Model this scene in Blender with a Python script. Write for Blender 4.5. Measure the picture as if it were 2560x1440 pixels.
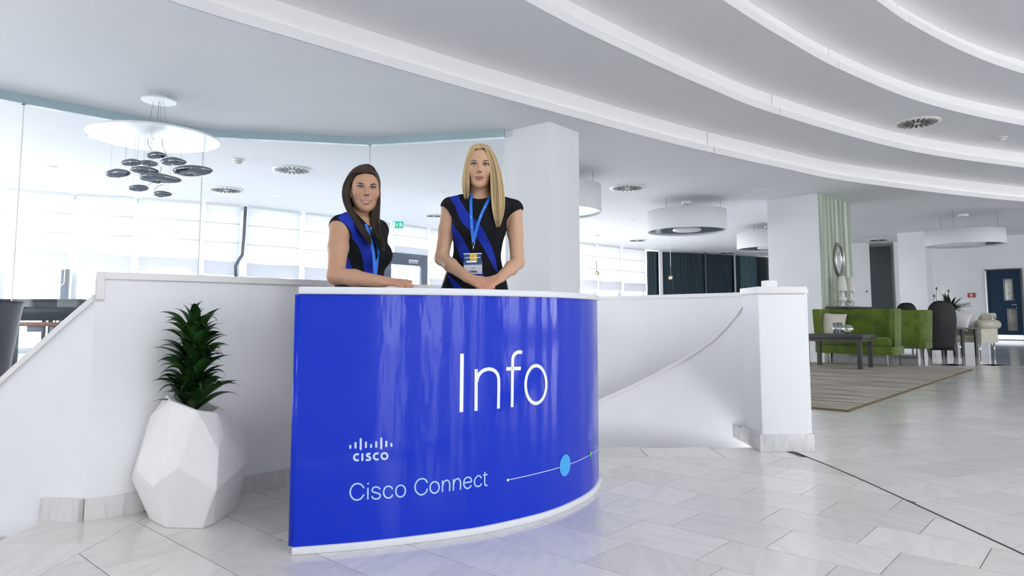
import bpy, bmesh, math, random
import numpy as np
from mathutils import Vector, Matrix
from mathutils.bvhtree import BVHTree
from mathutils.geometry import delaunay_2d_cdt

for o in list(bpy.data.objects):
    bpy.data.objects.remove(o)
scene = bpy.context.scene
COL = scene.collection
R = math.radians

# ---------------------------------------------------------------- camera
FPX = 1707.0                      # focal length in pixels of the 2560 wide frame (24 mm)
PITCH = math.atan(FPX / 20000.0)
PPY = 792.0 - FPX * math.tan(PITCH)
CAMZ = 0.85
cam_data = bpy.data.cameras.new('camera')
cam_data.sensor_width = 36.0
cam_data.lens = 36.0 * FPX / 2560.0
cam_data.shift_y = -(720.0 - PPY) / 2560.0
cam_data.clip_start = 0.05
cam_data.clip_end = 300
cam = bpy.data.objects.new('camera', cam_data)
cam.location = (0, 0, CAMZ)
cam.rotation_euler = (R(90) + PITCH, 0, 0)
COL.objects.link(cam)
scene.camera = cam

# ---------------------------------------------------------------- sky and daylight
world = bpy.data.worlds.new('sky')
scene.world = world
world.use_nodes = True
wn = world.node_tree.nodes['Background']
wn.inputs[0].default_value = (0.975, 0.985, 1.0, 1)
wn.inputs[1].default_value = 9.0
scene.view_settings.view_transform = 'Standard'
scene.view_settings.look = 'None'
scene.view_settings.gamma = 1.0
scene.view_settings.use_curve_mapping = False
scene.view_settings.exposure = 0.10
scene.cycles.max_bounces = 10; scene.cycles.diffuse_bounces = 6; scene.cycles.glossy_bounces = 4; scene.cycles.transparent_max_bounces = 16
COVE = 1.1                          # glow of the LED strips on the cove ledges
ROOF_FILL = (3.5, -2.6, 2.0)          # unseen round opening added in the ceiling to brighten the floor (x, y, radius)
sun_data = bpy.data.lights.new('sun', 'SUN'); sun_data.energy = 2.0; sun_data.angle = R(2); sun_data.color = (1.0, .96, .9)
sun = bpy.data.objects.new('sun', sun_data); COL.objects.link(sun)
sun.rotation_euler = Vector((.35, -.70, -.62)).to_track_quat('-Z', 'Y').to_euler()

def area(name, loc, rot, sx, sy, power, color=(1, 1, 1)):
    l = bpy.data.lights.new(name, 'AREA')
    l.shape = 'RECTANGLE'; l.size = sx; l.size_y = sy; l.energy = power; l.color = color; l.cycles.is_portal = True
    o = bpy.data.objects.new(name, l); COL.objects.link(o)
    o.location = loc; o.rotation_euler = rot
    return o
# daylight entering through the tall windows of the front facade (behind the photographer)
BACKWIN = [(-9.0, .9), (6.6, 1.2), (9.3, 1.1), (11.8, 1.5), (15.6, 2.1), (19.6, 2.1), (23.6, 2.1)]
for bx_, bw_ in BACKWIN:
    area('window_daylight', (bx_, -8.9, 2.0), (R(90), 0, 0), bw_, 3.8, 85 * bw_ / 1.9, (0.97, 0.98, 1.0))
for sy_ in (-5.0, 0.0, 5.0, 10.0):
    area('window_daylight', (26.7, sy_, 2.2), (R(90), 0, R(90)), 2.6, 3.4, 240, (0.97, 0.98, 1.0))  # openings added in the unseen right wall for more ambient light
for sy_ in (-3.0, 2.5, 8.0):
    area('window_daylight', (-15.8, sy_, 2.0), (R(90), 0, R(-90)), 3.0, 3.4, 240)  # openings added in the unseen left wall to light left ceiling and planter

area('window_daylight', (ROOF_FILL[0], ROOF_FILL[1], 5.6), (0, 0, 0), 6.4, 6.4, 100)  # portal over the added ceiling opening

# ---------------------------------------------------------------- pixel helpers (2560x1440 frame -> world)
CP, SP = math.cos(PITCH), math.sin(PITCH)
def ray(px, py):
    u = (px - 1280.0) / FPX; v = (PPY - py) / FPX
    return Vector((u, CP - v * SP, SP + v * CP))
def G(px, py, z=0.0):
    d = ray(px, py); t = (z - CAMZ) / d.z
    return Vector((d.x * t, d.y * t, z))
def P(px, py, Y):
    d = ray(px, py); t = Y / d.y
    return Vector((d.x * t, Y, CAMZ + d.z * t))
def proj(V):
    V = np.asarray(V, dtype=float)
    x = V[:, 0]; y = V[:, 1]; z = V[:, 2] - CAMZ
    dep = y * CP + z * SP; up = -y * SP + z * CP
    return np.stack([1280 + FPX * x / dep, PPY - FPX * up / dep], 1)

# ---------------------------------------------------------------- materials
def new_mat(name):
    m = bpy.data.materials.new(name); m.use_nodes = True
    nt = m.node_tree; b = nt.nodes['Principled BSDF']
    return m, nt, b
def mat(name, col, rough=0.5, metal=0.0, spec=0.5, var=0.0, scale=8.0, bump=0.0, bscale=60.0, coat=0.0, sheen=0.0, emit=None, stretch=None):
    m, nt, b = new_mat(name)
    b.inputs['Base Color'].default_value = (*col, 1)
    b.inputs['Roughness'].default_value = rough
    b.inputs['Metallic'].default_value = metal
    b.inputs['Specular IOR Level'].default_value = spec
    if coat: b.inputs['Coat Weight'].default_value = coat; b.inputs['Coat Roughness'].default_value = 0.05
    if sheen: b.inputs['Sheen Weight'].default_value = sheen; b.inputs['Sheen Roughness'].default_value = 0.4
    if emit:
        b.inputs['Emission Color'].default_value = (*emit[0], 1); b.inputs['Emission Strength'].default_value = emit[1]
    tc = nt.nodes.new('ShaderNodeTexCoord')
    vec = tc.outputs['Object']
    if stretch:
        mp = nt.nodes.new('ShaderNodeMapping'); mp.inputs['Scale'].default_value = stretch
        nt.links.new(vec, mp.inputs['Vector']); vec = mp.outputs['Vector']
    if var:
        n = nt.nodes.new('ShaderNodeTexNoise'); n.inputs['Scale'].default_value = scale; n.inputs['Detail'].default_value = 5
        nt.links.new(vec, n.inputs['Vector'])
        r = nt.nodes.new('ShaderNodeMapRange')
        r.inputs['From Min'].default_value = 0.3; r.inputs['From Max'].default_value = 0.7
        r.inputs['To Min'].default_value = 1 - var; r.inputs['To Max'].default_value = 1 + var
        nt.links.new(n.outputs['Fac'], r.inputs['Value'])
        mx = nt.nodes.new('ShaderNodeMix'); mx.data_type = 'RGBA'; mx.blend_type = 'MULTIPLY'; mx.inputs['Factor'].default_value = 1
        mx.inputs[6].default_value = (*col, 1)
        nt.links.new(r.outputs['Result'], mx.inputs[7])
        nt.links.new(mx.outputs[2], b.inputs['Base Color'])
    if bump:
        n2 = nt.nodes.new('ShaderNodeTexNoise'); n2.inputs['Scale'].default_value = bscale; n2.inputs['Detail'].default_value = 3
        nt.links.new(vec, n2.inputs['Vector'])
        bp = nt.nodes.new('ShaderNodeBump'); bp.inputs['Strength'].default_value = bump; bp.inputs['Distance'].default_value = 0.01
        nt.links.new(n2.outputs['Fac'], bp.inputs['Height']); nt.links.new(bp.outputs['Normal'], b.inputs['Normal'])
    return m
def glass_mat(name, tint=(0.97, 0.99, 1.0), refl=0.08, rough=0.0, fr=0.6):
    m = bpy.data.materials.new(name); m.use_nodes = True
    nt = m.node_tree; nt.nodes.clear()
    out = nt.nodes.new('ShaderNodeOutputMaterial'); mix = nt.nodes.new('ShaderNodeMixShader')
    t = nt.nodes.new('ShaderNodeBsdfTransparent'); g = nt.nodes.new('ShaderNodeBsdfGlossy')
    lw = nt.nodes.new('ShaderNodeLayerWeight'); lw.inputs['Blend'].default_value = 0.25
    ma = nt.nodes.new('ShaderNodeMath'); ma.operation = 'MULTIPLY_ADD'; ma.inputs[1].default_value = fr; ma.inputs[2].default_value = refl
    t.inputs['Color'].default_value = (*tint, 1); g.inputs['Roughness'].default_value = rough
    nt.links.new(lw.outputs['Fresnel'], ma.inputs[0]); nt.links.new(ma.outputs[0], mix.inputs[0])
    nt.links.new(t.outputs[0], mix.inputs[1]); nt.links.new(g.outputs[0], mix.inputs[2]); nt.links.new(mix.outputs[0], out.inputs[0])
    return m
def blind_mat(name, col, trans=0.6):
    m = bpy.data.materials.new(name); m.use_nodes = True
    nt = m.node_tree; nt.nodes.clear()
    out = nt.nodes.new('ShaderNodeOutputMaterial'); mix = nt.nodes.new('ShaderNodeMixShader')
    d = nt.nodes.new('ShaderNodeBsdfDiffuse'); t = nt.nodes.new('ShaderNodeBsdfTranslucent')
    wv = nt.nodes.new('ShaderNodeTexNoise'); wv.inputs['Scale'].default_value = 40
    bp = nt.nodes.new('ShaderNodeBump'); bp.inputs['Strength'].default_value = 0.1
    nt.links.new(wv.outputs['Fac'], bp.inputs['Height']); nt.links.new(bp.outputs['Normal'], d.inputs['Normal'])
    d.inputs['Color'].default_value = (*col, 1); t.inputs['Color'].default_value = (*col, 1); mix.inputs[0].default_value = trans
    nt.links.new(d.outputs[0], mix.inputs[1]); nt.links.new(t.outputs[0], mix.inputs[2]); nt.links.new(mix.outputs[0], out.inputs[0])
    return m
def marble_mat(name, base, vein, rough=0.14, island=True):
    m, nt, b = new_mat(name)
    tc = nt.nodes.new('ShaderNodeTexCoord'); ge = nt.nodes.new('ShaderNodeNewGeometry'); oi = nt.nodes.new('ShaderNodeObjectInfo')
    add = nt.nodes.new('ShaderNodeMath'); add.operation = 'ADD'
    nt.links.new(ge.outputs['Random Per Island'], add.inputs[0]); nt.links.new(oi.outputs['Random'], add.inputs[1])
    fr = nt.nodes.new('ShaderNodeMath'); fr.operation = 'FRACT'; nt.links.new(add.outputs[0], fr.inputs[0])
    off = nt.nodes.new('ShaderNodeVectorMath'); off.operation = 'SCALE'; off.inputs[0].default_value = (31, 17, 5)
    nt.links.new(fr.outputs[0], off.inputs['Scale'])
    va = nt.nodes.new('ShaderNodeVectorMath'); va.operation = 'ADD'
    nt.links.new(ge.outputs['Position'], va.inputs[0]); nt.links.new(off.outputs[0], va.inputs[1])
    rot = nt.nodes.new('ShaderNodeVectorRotate'); rot.rotation_type = 'Z_AXIS'
    an = nt.nodes.new('ShaderNodeMath'); an.operation = 'MULTIPLY'; an.inputs[1].default_value = 6.28 if island else 0.0
    nt.links.new(fr.outputs[0], an.inputs[0]); nt.links.new(an.outputs[0], rot.inputs['Angle']); nt.links.new(va.outputs[0], rot.inputs['Vector'])
    mp = nt.nodes.new('ShaderNodeMapping'); mp.inputs['Scale'].default_value = (2.2, 9.0, 2.0); nt.links.new(rot.outputs[0], mp.inputs['Vector'])
    n = nt.nodes.new('ShaderNodeTexNoise'); n.inputs['Scale'].default_value = 1.6; n.inputs['Detail'].default_value = 8; n.inputs['Distortion'].default_value = 1.4
    nt.links.new(mp.outputs[0], n.inputs['Vector'])
    cr = nt.nodes.new('ShaderNodeValToRGB')
    cr.color_ramp.elements[0].position = 0.30; cr.color_ramp.elements[0].color = (*vein, 1)
    cr.color_ramp.elements[1].position = 0.56; cr.color_ramp.elements[1].color = (*base, 1)
    nt.links.new(n.outputs['Fac'], cr.inputs['Fac'])
    # fine dark specks
    n2 = nt.nodes.new('ShaderNodeTexNoise'); n2.inputs['Scale'].default_value = 46; n2.inputs['Detail'].default_value = 2
    nt.links.new(va.outputs[0], n2.inputs['Vector'])
    sp = nt.nodes.new('ShaderNodeMapRange'); sp.inputs['From Min'].default_value = 0.76; sp.inputs['From Max'].default_value = 0.80
    sp.inputs['To Min'].default_value = 1.0; sp.inputs['To Max'].default_value = 0.62
    nt.links.new(n2.outputs['Fac'], sp.inputs['Value'])
    tone = nt.nodes.new('ShaderNodeMapRange'); tone.inputs['To Min'].default_value = 0.90; tone.inputs['To Max'].default_value = 1.06
    nt.links.new(fr.outputs[0], tone.inputs['Value'])
    mu = nt.nodes.new('ShaderNodeMath'); mu.operation = 'MULTIPLY'
    nt.links.new(sp.outputs[0], mu.inputs[0]); nt.links.new(tone.outputs[0], mu.inputs[1])
    mx = nt.nodes.new('ShaderNodeMix'); mx.data_type = 'RGBA'; mx.blend_type = 'MULTIPLY'; mx.inputs['Factor'].default_value = 1
    nt.links.new(cr.outputs['Color'], mx.inputs[6]); nt.links.new(mu.outputs[0], mx.inputs[7])
    nt.links.new(mx.outputs[2], b.inputs['Base Color'])
    b.inputs['Roughness'].default_value = rough; b.inputs['Specular IOR Level'].default_value = 0.5
    return m

M = {}
M['wall'] = mat('wall_paint', (0.83, 0.835, 0.85), 0.55, var=0.012, scale=2, bump=0.02, bscale=90)
M['ceil'] = mat('ceiling_paint', (0.81, 0.815, 0.85), 0.7, var=0.012, scale=1)
M['fascia'] = mat('fascia_paint', (0.88, 0.88, 0.88), 0.6, var=0.01, scale=1)
M['trim'] = mat('white_trim', (0.80, 0.79, 0.78), 0.35, var=0.01)
M['joint'] = mat('floor_joint', (0.16, 0.16, 0.16), 0.6, var=0.2, scale=30)
M['marble'] = marble_mat('marble_tile', (0.73, 0.71, 0.675), (0.655, 0.645, 0.625))
M['marble_far'] = marble_mat('marble_floor', (0.70, 0.70, 0.69), (0.60, 0.605, 0.61), 0.07, island=False)
M['skirt'] = marble_mat('marble_skirting', (0.68, 0.675, 0.66), (0.50, 0.51, 0.52), 0.3)
M['white'] = mat('white_lacquer', (0.84, 0.84, 0.84), 0.35, var=0.01)
M['white_plastic'] = mat('white_plastic', (0.82, 0.82, 0.80), 0.4, var=0.01)
M['dark_slot'] = mat('dark_slot', (0.03, 0.035, 0.04), 0.6, var=0.1)
M['teal_beam'] = mat('teal_glass_edge', (0.40, 0.52, 0.56), 0.3, var=0.03, scale=2)
M['glass'] = glass_mat('clear_glass', refl=0.015)
M['window_glass'] = glass_mat('window_glass', refl=0.02)
M['frame'] = mat('window_frame', (0.62, 0.63, 0.67), 0.4, var=0.02)
M['dark_frame'] = mat('dark_frame', (0.10, 0.13, 0.18), 0.35, var=0.05)
M['blind'] = blind_mat('blind_fabric', (0.90, 0.90, 0.93), 0.095)
M['hem'] = blind_mat('blind_hem', (0.74, 0.74, 0.80), 0.045)
M['chrome'] = mat('chrome', (0.62, 0.66, 0.70), 0.06, 1.0, var=0.02)
M['steel'] = mat('brushed_steel', (0.62, 0.64, 0.66), 0.25, 1.0, var=0.05, scale=40)
M['mirror'] = mat('mirror_glass', (0.9, 0.92, 0.92), 0.02, 1.0, var=0.005)
M['batten'] = blind_mat('blind_batten', (0.78, 0.78, 0.84), 0.06)
M['cable'] = mat('cable', (0.35, 0.36, 0.38), 0.4, var=0.05)
M['black'] = mat('black_lacquer', (0.012, 0.012, 0.016), 0.25, var=0.2, coat=0.3)
M['wenge'] = mat('dark_wood', (0.030, 0.026, 0.028), 0.4, var=0.25, scale=10, stretch=(1, 12, 12))
M['leather'] = mat('dark_leather', (0.010, 0.007, 0.010), 0.45, spec=.3, var=0.2, bump=0.15, bscale=150)
M['green'] = mat('green_velvet', (0.085, 0.135, 0.004), 0.75, var=0.28, scale=7, bump=0.1, bscale=200, sheen=0.25)
M['cushion'] = mat('cream_satin', (0.72, 0.66, 0.60), 0.4, var=0.05, bump=0.08, bscale=30)
M['beige'] = mat('beige_leather', (0.52, 0.49, 0.40), 0.4, var=0.06)
M['soil'] = mat('soil', (0.02, 0.016, 0.012), 0.9, var=0.4, scale=60, bump=0.8, bscale=80)
M['pot'] = mat('matte_white_pot', (0.80, 0.795, 0.785), 0.55, var=0.012, scale=20)
M['stem'] = mat('plant_stem', (0.05, 0.07, 0.02), 0.7, var=0.3, scale=30)

def leaf_mat(name, c0, c1):
    m, nt, b = new_mat(name)
    oi = nt.nodes.new('ShaderNodeObjectInfo'); cr = nt.nodes.new('ShaderNodeValToRGB')
    cr.color_ramp.elements[0].color = (*c0, 1); cr.color_ramp.elements[1].color = (*c1, 1)
    nt.links.new(oi.outputs['Random'], cr.inputs['Fac'])
    nz = nt.nodes.new('ShaderNodeTexNoise'); nz.inputs['Scale'].default_value = 30
    mx = nt.nodes.new('ShaderNodeMix'); mx.data_type = 'RGBA'; mx.blend_type = 'MULTIPLY'; mx.inputs['Factor'].default_value = 0.35
    nt.links.new(cr.outputs[0], mx.inputs[6]); nt.links.new(nz.outputs['Fac'], mx.inputs[7])
    nt.links.new(mx.outputs[2], b.inputs['Base Color'])
    b.inputs['Roughness'].default_value = 0.3; b.inputs['Coat Weight'].default_value = 0.1
    return m
M['leaf'] = leaf_mat('dracaena_leaf', (0.010, 0.036, 0.011), (0.022, 0.085, 0.014))
M['leaf2'] = leaf_mat('lounge_leaf', (0.012, 0.03, 0.012), (0.03, 0.07, 0.025))

# ---------------------------------------------------------------- mesh helpers
class MB:
    def __init__(s): s.v = []; s.f = []; s.sm = []; s.mi = []
    def add(s, vs, fs, smooth=False, mi=0):
        n = len(s.v); s.v += [tuple(v) for v in vs]
        for f in fs: s.f.append(tuple(i + n for i in f)); s.sm.append(smooth); s.mi.append(mi)
        return s
    def box(s, c, d, rz=0.0, mi=0):
        hx, hy, hz = d[0] / 2, d[1] / 2, d[2] / 2; co, si = math.cos(rz), math.sin(rz)
        vs = []
        for z in (-hz, hz):
            for x, y in ((-hx, -hy), (hx, -hy), (hx, hy), (-hx, hy)):
                vs.append((c[0] + x * co - y * si, c[1] + x * si + y * co, c[2] + z))
        return s.add(vs, [(3, 2, 1, 0), (4, 5, 6, 7), (0, 1, 5, 4), (1, 2, 6, 5), (2, 3, 7, 6), (3, 0, 4, 7)], mi=mi)
    def prism(s, poly, z0, z1, mi=0, smooth=False):
        n = len(poly); a = sum(poly[i][0] * poly[(i + 1) % n][1] - poly[(i + 1) % n][0] * poly[i][1] for i in range(n))
        if a < 0: poly = poly[::-1]
        z0f = z0 if callable(z0) else (lambda i: z0); z1f = z1 if callable(z1) else (lambda i: z1)
        vs = [(p[0], p[1], z0f(i)) for i, p in enumerate(poly)] + [(p[0], p[1], z1f(i)) for i, p in enumerate(poly)]
        s.add(vs, [tuple(range(n))[::-1], tuple(range(n, 2 * n))], mi=mi)
        k = len(s.v) - 2 * n
        for i in range(n):
            j = (i + 1) % n; s.f.append((k + i, k + j, k + n + j, k + n + i)); s.sm.append(smooth); s.mi.append(mi)
        return s
    def lathe(s, prof, n=24, c=(0, 0, 0), smooth=True, mi=0, cap=True):
        vs = []; fs = []
        for r, z in prof:
            for k in range(n):
                t = 2 * math.pi * k / n; vs.append((c[0] + r * math.cos(t), c[1] + r * math.sin(t), c[2] + z))
        for i in range(len(prof) - 1):
            for k in range(n):
                k2 = (k + 1) % n; fs.append((i * n + k, i * n + k2, (i + 1) * n + k2, (i + 1) * n + k))
        s.add(vs, fs, smooth, mi)
        if cap:
            b = len(s.v) - len(vs)
            if prof[0][0] > 1e-5 and prof[1][0] > 1e-5: s.f.append(tuple(b + k for k in range(n))[::-1]); s.sm.append(False); s.mi.append(mi)
            if prof[-1][0] > 1e-5 and prof[-2][0] > 1e-5: s.f.append(tuple(b + (len(prof) - 1) * n + k for k in range(n))); s.sm.append(False); s.mi.append(mi)
        return s
    def tube(s, pts, r, n=6, mi=0, smooth=True, flat=None):
        pts = [Vector(p) for p in pts]; m = len(pts)
        rr = r if isinstance(r, (list, tuple)) else [r] * m
        vs = []; fs = []; up = None
        for i, p in enumerate(pts):
            t = (pts[min(i + 1, m - 1)] - pts[max(i - 1, 0)])
            t = t.normalized() if t.length > 1e-9 else Vector((0, 0, 1))
            if up is None:
                up = Vector((0, 0, 1)) if abs(t.z) < 0.9 else Vector((0, 1, 0))
                if flat is not None: up = Vector(flat)
            a = t.cross(up)
            if a.length < 1e-6: a = t.orthogonal()
            a.normalize(); bb = a.cross(t).normalized(); up = bb
            fl = 1.0
            for k in range(n):
                w = 2 * math.pi * k / n
                vs.append(p + a * (math.cos(w) * rr[i]) + bb * (math.sin(w) * rr[i] * fl))
        for i in range(m - 1):
            for k in range(n):
                k2 = (k + 1) % n; fs.append((i * n + k, i * n + k2, (i + 1) * n + k2, (i + 1) * n + k))
        fs.append(tuple(range(n))[::-1]); fs.append(tuple((m - 1) * n + k for k in range(n)))
        return s.add(vs, fs, smooth, mi)
    def wall(s, path, t, z0, z1, mi=0, smooth=False, side=1):
        """vertical wall along a plan polyline; thickness t to the left (side=1) of travel; z0/z1 number or list"""
        n = len(path); N = plan_normals(path)
        g = lambda z, i: z[i] if isinstance(z, (list, tuple)) else z
        q = [(path[i][0] + N[i][0] * t * side, path[i][1] + N[i][1] * t * side) for i in range(n)]
        A = [[(*path[i][:2], g(z0, i)), (*path[i][:2], g(z1, i)), (*q[i], g(z1, i)), (*q[i], g(z0, i))] for i in range(n)]
        for k in range(4):          # four separate strips so that smooth shading stays within each face
            k2 = (k + 1) % 4; vs = [A[i][k] for i in range(n)] + [A[i][k2] for i in range(n)]
            s.add(vs, [(i, i + 1, n + i + 1, n + i) if side > 0 else (i, n + i, n + i + 1, i + 1) for i in range(n - 1)], smooth, mi)
        s.add(A[0], [(0, 1, 2, 3) if side > 0 else (3, 2, 1, 0)], False, mi); s.add(A[-1], [(3, 2, 1, 0) if side > 0 else (0, 1, 2, 3)], False, mi)
        return s
    def grid(s, rows, smooth=True, mi=0, close=False):
        h = len(rows); w = len(rows[0]); vs = [p for r in rows for p in r]; fs = []
        for i in range(h - 1):
            for j in range(w - (0 if close else 1)):
                j2 = (j + 1) % w; fs.append((i * w + j, i * w + j2, (i + 1) * w + j2, (i + 1) * w + j))
        return s.add(vs, fs, smooth, mi)
    def build(s, name, m, parent=None, bevel=0.0, loc=None, weld=False, sub=0):
        me = bpy.data.meshes.new(name); me.from_pydata([tuple(v) for v in s.v], [], s.f)
        me.polygons.foreach_set('use_smooth', s.sm); me.polygons.foreach_set('material_index', s.mi)
        for mm in (m if isinstance(m, (list, tuple)) else [m]): me.materials.append(M[mm] if isinstance(mm, str) else mm)
        if bevel or weld:
            bm = bmesh.new(); bm.from_mesh(me)
            if weld: bmesh.ops.remove_doubles(bm, verts=bm.verts, dist=1e-5)
            if bevel:
                bm.normal_update()
                es = [e for e in bm.edges if len(e.link_faces) == 2 and e.calc_face_angle(0) > 0.6]
                bmesh.ops.bevel(bm, geom=es, offset=bevel, segments=3, affect='EDGES', profile=0.5, clamp_overlap=True)
            bm.to_mesh(me); bm.free()
            if bevel:
                me.polygons.foreach_set('use_smooth', [True] * len(me.polygons))
                try: me.set_sharp_from_angle(angle=R(40))
                except Exception: pass
        me.update()
        o = bpy.data.objects.new(name, me); COL.objects.link(o)
        if parent: o.parent = parent
        if loc: o.location = loc
        return o
def plan_normals(path):
    n = len(path); out = []
    for i in range(n):
        a = path[max(i - 1, 0)]; b = path[min(i + 1, n - 1)]
        d = Vector((b[0] - a[0], b[1] - a[1])).normalized(); out.append((-d.y, d.x))
    return out
def catmull(pts, k=8):
    pts = [Vector(p) for p in pts]; out = []
    for i in range(len(pts) - 1):
        p0 = pts[max(i - 1, 0)]; p1 = pts[i]; p2 = pts[i + 1]; p3 = pts[min(i + 2, len(pts) - 1)]
        for j in range(k):
            t = j / k
            out.append(0.5 * ((2 * p1) + (p2 - p0) * t + (2 * p0 - 5 * p1 + 4 * p2 - p3) * t * t + (3 * p1 - p0 - 3 * p2 + p3) * t ** 3))
    out.append(pts[-1]); return out
def tag(o, label=None, cat=None, group=None, kind=None):
    if label: o['label'] = label
    if cat: o['category'] = cat
    if group: o['group'] = group
    if kind: o['kind'] = kind
    return o
def thing(name, label, cat, loc=(0, 0, 0), rz=0.0, group=None):
    o = bpy.data.objects.new(name, None); COL.objects.link(o); o.empty_display_size = 0.1
    o.location = loc; o.rotation_euler = (0, 0, rz)
    return tag(o, label, cat, group)
def struct(name, mb, m, label=None, parent=None, bevel=0.0):
    o = mb.build(name, m, parent, bevel)
    if parent is None: tag(o, label, None, None, 'structure')
    return o
def copy_part(o, parent):
    c = o.copy(); COL.objects.link(c); c.parent = parent; return c
def polyfill(outer, holes, z, name, m):
    """flat polygon with holes"""
    pts = [Vector(p[:2]) for p in outer]; edges = [(i, (i + 1) % len(outer)) for i in range(len(outer))]; faces = []
    for h in holes:
        b = len(pts); pts += [Vector(p[:2]) for p in h]; edges += [(b + i, b + (i + 1) % len(h)) for i in range(len(h))]
    r = delaunay_2d_cdt(pts, edges, [], 0, 1e-5)
    def inside(p, poly):
        c = False; n = len(poly)
        for i in range(n):
            a = poly[i]; b2 = poly[(i + 1) % n]
            if (a[1] > p[1]) != (b2[1] > p[1]) and p[0] < (b2[0] - a[0]) * (p[1] - a[1]) / (b2[1] - a[1]) + a[0]: c = not c
        return c
    vs = [(v.x, v.y, z) for v in r[0]]; fs = []
    for f in r[2]:
        c = (sum(vs[i][0] for i in f) / len(f), sum(vs[i][1] for i in f) / len(f))
        if inside(c, outer) and not any(inside(c, h) for h in holes):
            a = Vector(vs[f[0]]); n = (Vector(vs[f[1]]) - a).cross(Vector(vs[f[2]]) - a)
            fs.append(f if n.z > 0 else f[::-1])
    mb = MB(); mb.add(vs, fs); return mb
# ================================================================ SETTING
XL, XR, YB, YF = -16.0, 27.0, -9.0, 36.0
ZC = [3.85, 4.29, 4.696, 5.07, 5.41]
C_RAW = [
 [(-9.6, -9.2), (-8.8, -3.5), (-7.6, -.2), (-6.1, 2.6), (-4.6, 4.7), (-3.29, 6.26), (-2.26, 7.27), (-.77, 8.64), (.11, 9.40), (2.53, 11.45), (3.9, 12.5), (5.43, 13.6), (7.87, 15.2), (13.43, 17.7), (18.5, 19.0), (23, 19.4), (28, 19.1)],
 [(-6.2, -9.2), (-5.2, -2.5), (-4.0, 1.0), (-2.7, 3.5), (-1.2, 5.6), (.12, 7.17), (1.08, 8.22), (2.84, 9.94), (4.6, 11.46), (8.24, 13.95), (11.9, 15.6), (15.5, 16.9), (20, 17.6), (28, 17.4)],
 [(-4, -9.2), (-3.6, -5), (-2.6, -.5), (-1.5, 2.6), (-.2, 4.8), (1.2, 6.6), (2.56, 8.02), (3.79, 9.2), (5.32, 10.53), (7.61, 12.15), (10.4, 13.55), (13.5, 14.7), (17.5, 15.5), (28, 15.6)],
 [(-1.6, -9.2), (-1, -2), (-.2, 1.5), (.9, 4), (2.2, 6.1), (3.6, 7.7), (4.86, 8.8), (5.89, 9.65), (7.41, 10.72), (8.95, 11.6), (11, 12.5), (14.5, 13.5), (19, 14), (28, 14)]]
JOINT = [(3.75, 12.38), (4.45, 11.34), (5.15, 10.38), (5.75, 9.54)]
CURV = [[(p.x, p.y) for p in catmull(c, 8)] for c in C_RAW]
SET = 0.15
def offs(c, d):
    N = plan_normals(c); return [(p[0] + n[0] * d, p[1] + n[1] * d) for p, n in zip(c, N)]

ceiling = struct('ceiling', polyfill([(-17, -9.2), (-17, 12.9), (-16.2, 13.2), (-13.4, 15.3), (-11.0, 16.75), (-9.5, 17.35), (-8.2, 18.05), (-7.45, 18.55), (-6.3, 19.65), (-4.2, 21.75), (-3.15, 23.15), (-.2, 25.7), (2.6, 27.8), (6.0, 31.3), (13.4, 35.0), (28, 35)] + CURV[0][::-1], [], ZC[0], 'ceiling', 'ceil'), 'ceil', 'pale lavender-white flat ceiling around the stepped rings')
for i in range(4):
    c = CURV[i]; up = offs(c, SET)
    inner = CURV[i + 1][::-1] if i < 3 else [(28, -9.2)]
    fill_hole = [(ROOF_FILL[0] + ROOF_FILL[2] * math.cos(6.28318 * j / 40), ROOF_FILL[1] + ROOF_FILL[2] * math.sin(6.28318 * j / 40)) for j in range(40)]
    polyfill(up + inner, [fill_hole] if i == 3 else [], ZC[i + 1], 'soffit', 'ceil').build('soffit', 'ceil', ceiling)
    k = min(range(len(c)), key=lambda j: (c[j][0] - JOINT[i][0]) ** 2 + (c[j][1] - JOINT[i][1]) ** 2)
    def cut(path, k, end):
        a = Vector(path[k]); b = Vector(path[k + (1 if end else -1)]); d = (b - a).normalized() * 0.008
        return (path[:k] + [tuple(a - (a - b).normalized() * 0.008 if not end else a)]) if not end else ([tuple(a + d)] + path[k + 1:])
    for path, z0, z1, nm in ((c, ZC[i] + .005, ZC[i] + .13, 'cove_lip'), (up, ZC[i] + .10, ZC[i + 1], 'fascia')):
        for e in (False, True):
            MB().wall(cut(path, k, e), SET + .02 if nm == 'cove_lip' else 0.04, z0, z1, smooth=True).build(nm, 'fascia', ceiling)

M['cove'] = mat('cove_led', (.9, .9, .85), .4, emit=((1.0, .95, .86), COVE), var=.01)
for i in range(4):
    cc_ = [p for p in offs(CURV[i], .09)[::3]]; MB().tube([(p[0], p[1], ZC[i] + .145) for p in cc_], .012, 4).build('cove_light', 'cove', ceiling)

# ---- floor ------------------------------------------------------
NOSE_X = -1.95
FARWALL = [(p.x, p.y) for p in catmull([(1.93, 4.75), (1.90, 5.34), (1.46, 5.92), (.84, 6.50), (-.1, 7.0), (-1.2, 7.0), (-1.95, 6.3), (-2.05, 5.2), (-1.85, 4.3), (-1.72, 3.25)], 6)]
PARA = [(p.x, p.y) for p in catmull([(-1.80, 2.95), (-1.62, 3.09), (-1.38, 3.29), (-1.14, 3.54), (-.80, 3.92), (-.45, 4.24), (-.25, 4.40)], 6)]
WELL = [(-.25, 4.50), (1.60, 4.56), (1.93, 4.75)] + FARWALL[1:-1] + offs(PARA, .1)[1:]
LSTAIR = [(NOSE_X, 3.05), (NOSE_X, .7), (-4.6, .7), (-4.6, 3.45), (-3.3, 3.45), (-2.5, 3.15)]
NEAR = [(NOSE_X, 1.0), (9.0, 1.0), (9.0, 12.0), (-1.0, 12.0), (-2.4, 7.4), (-2.4, 4.2), (-1.9, 3.2), (NOSE_X, 3.05)]
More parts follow.
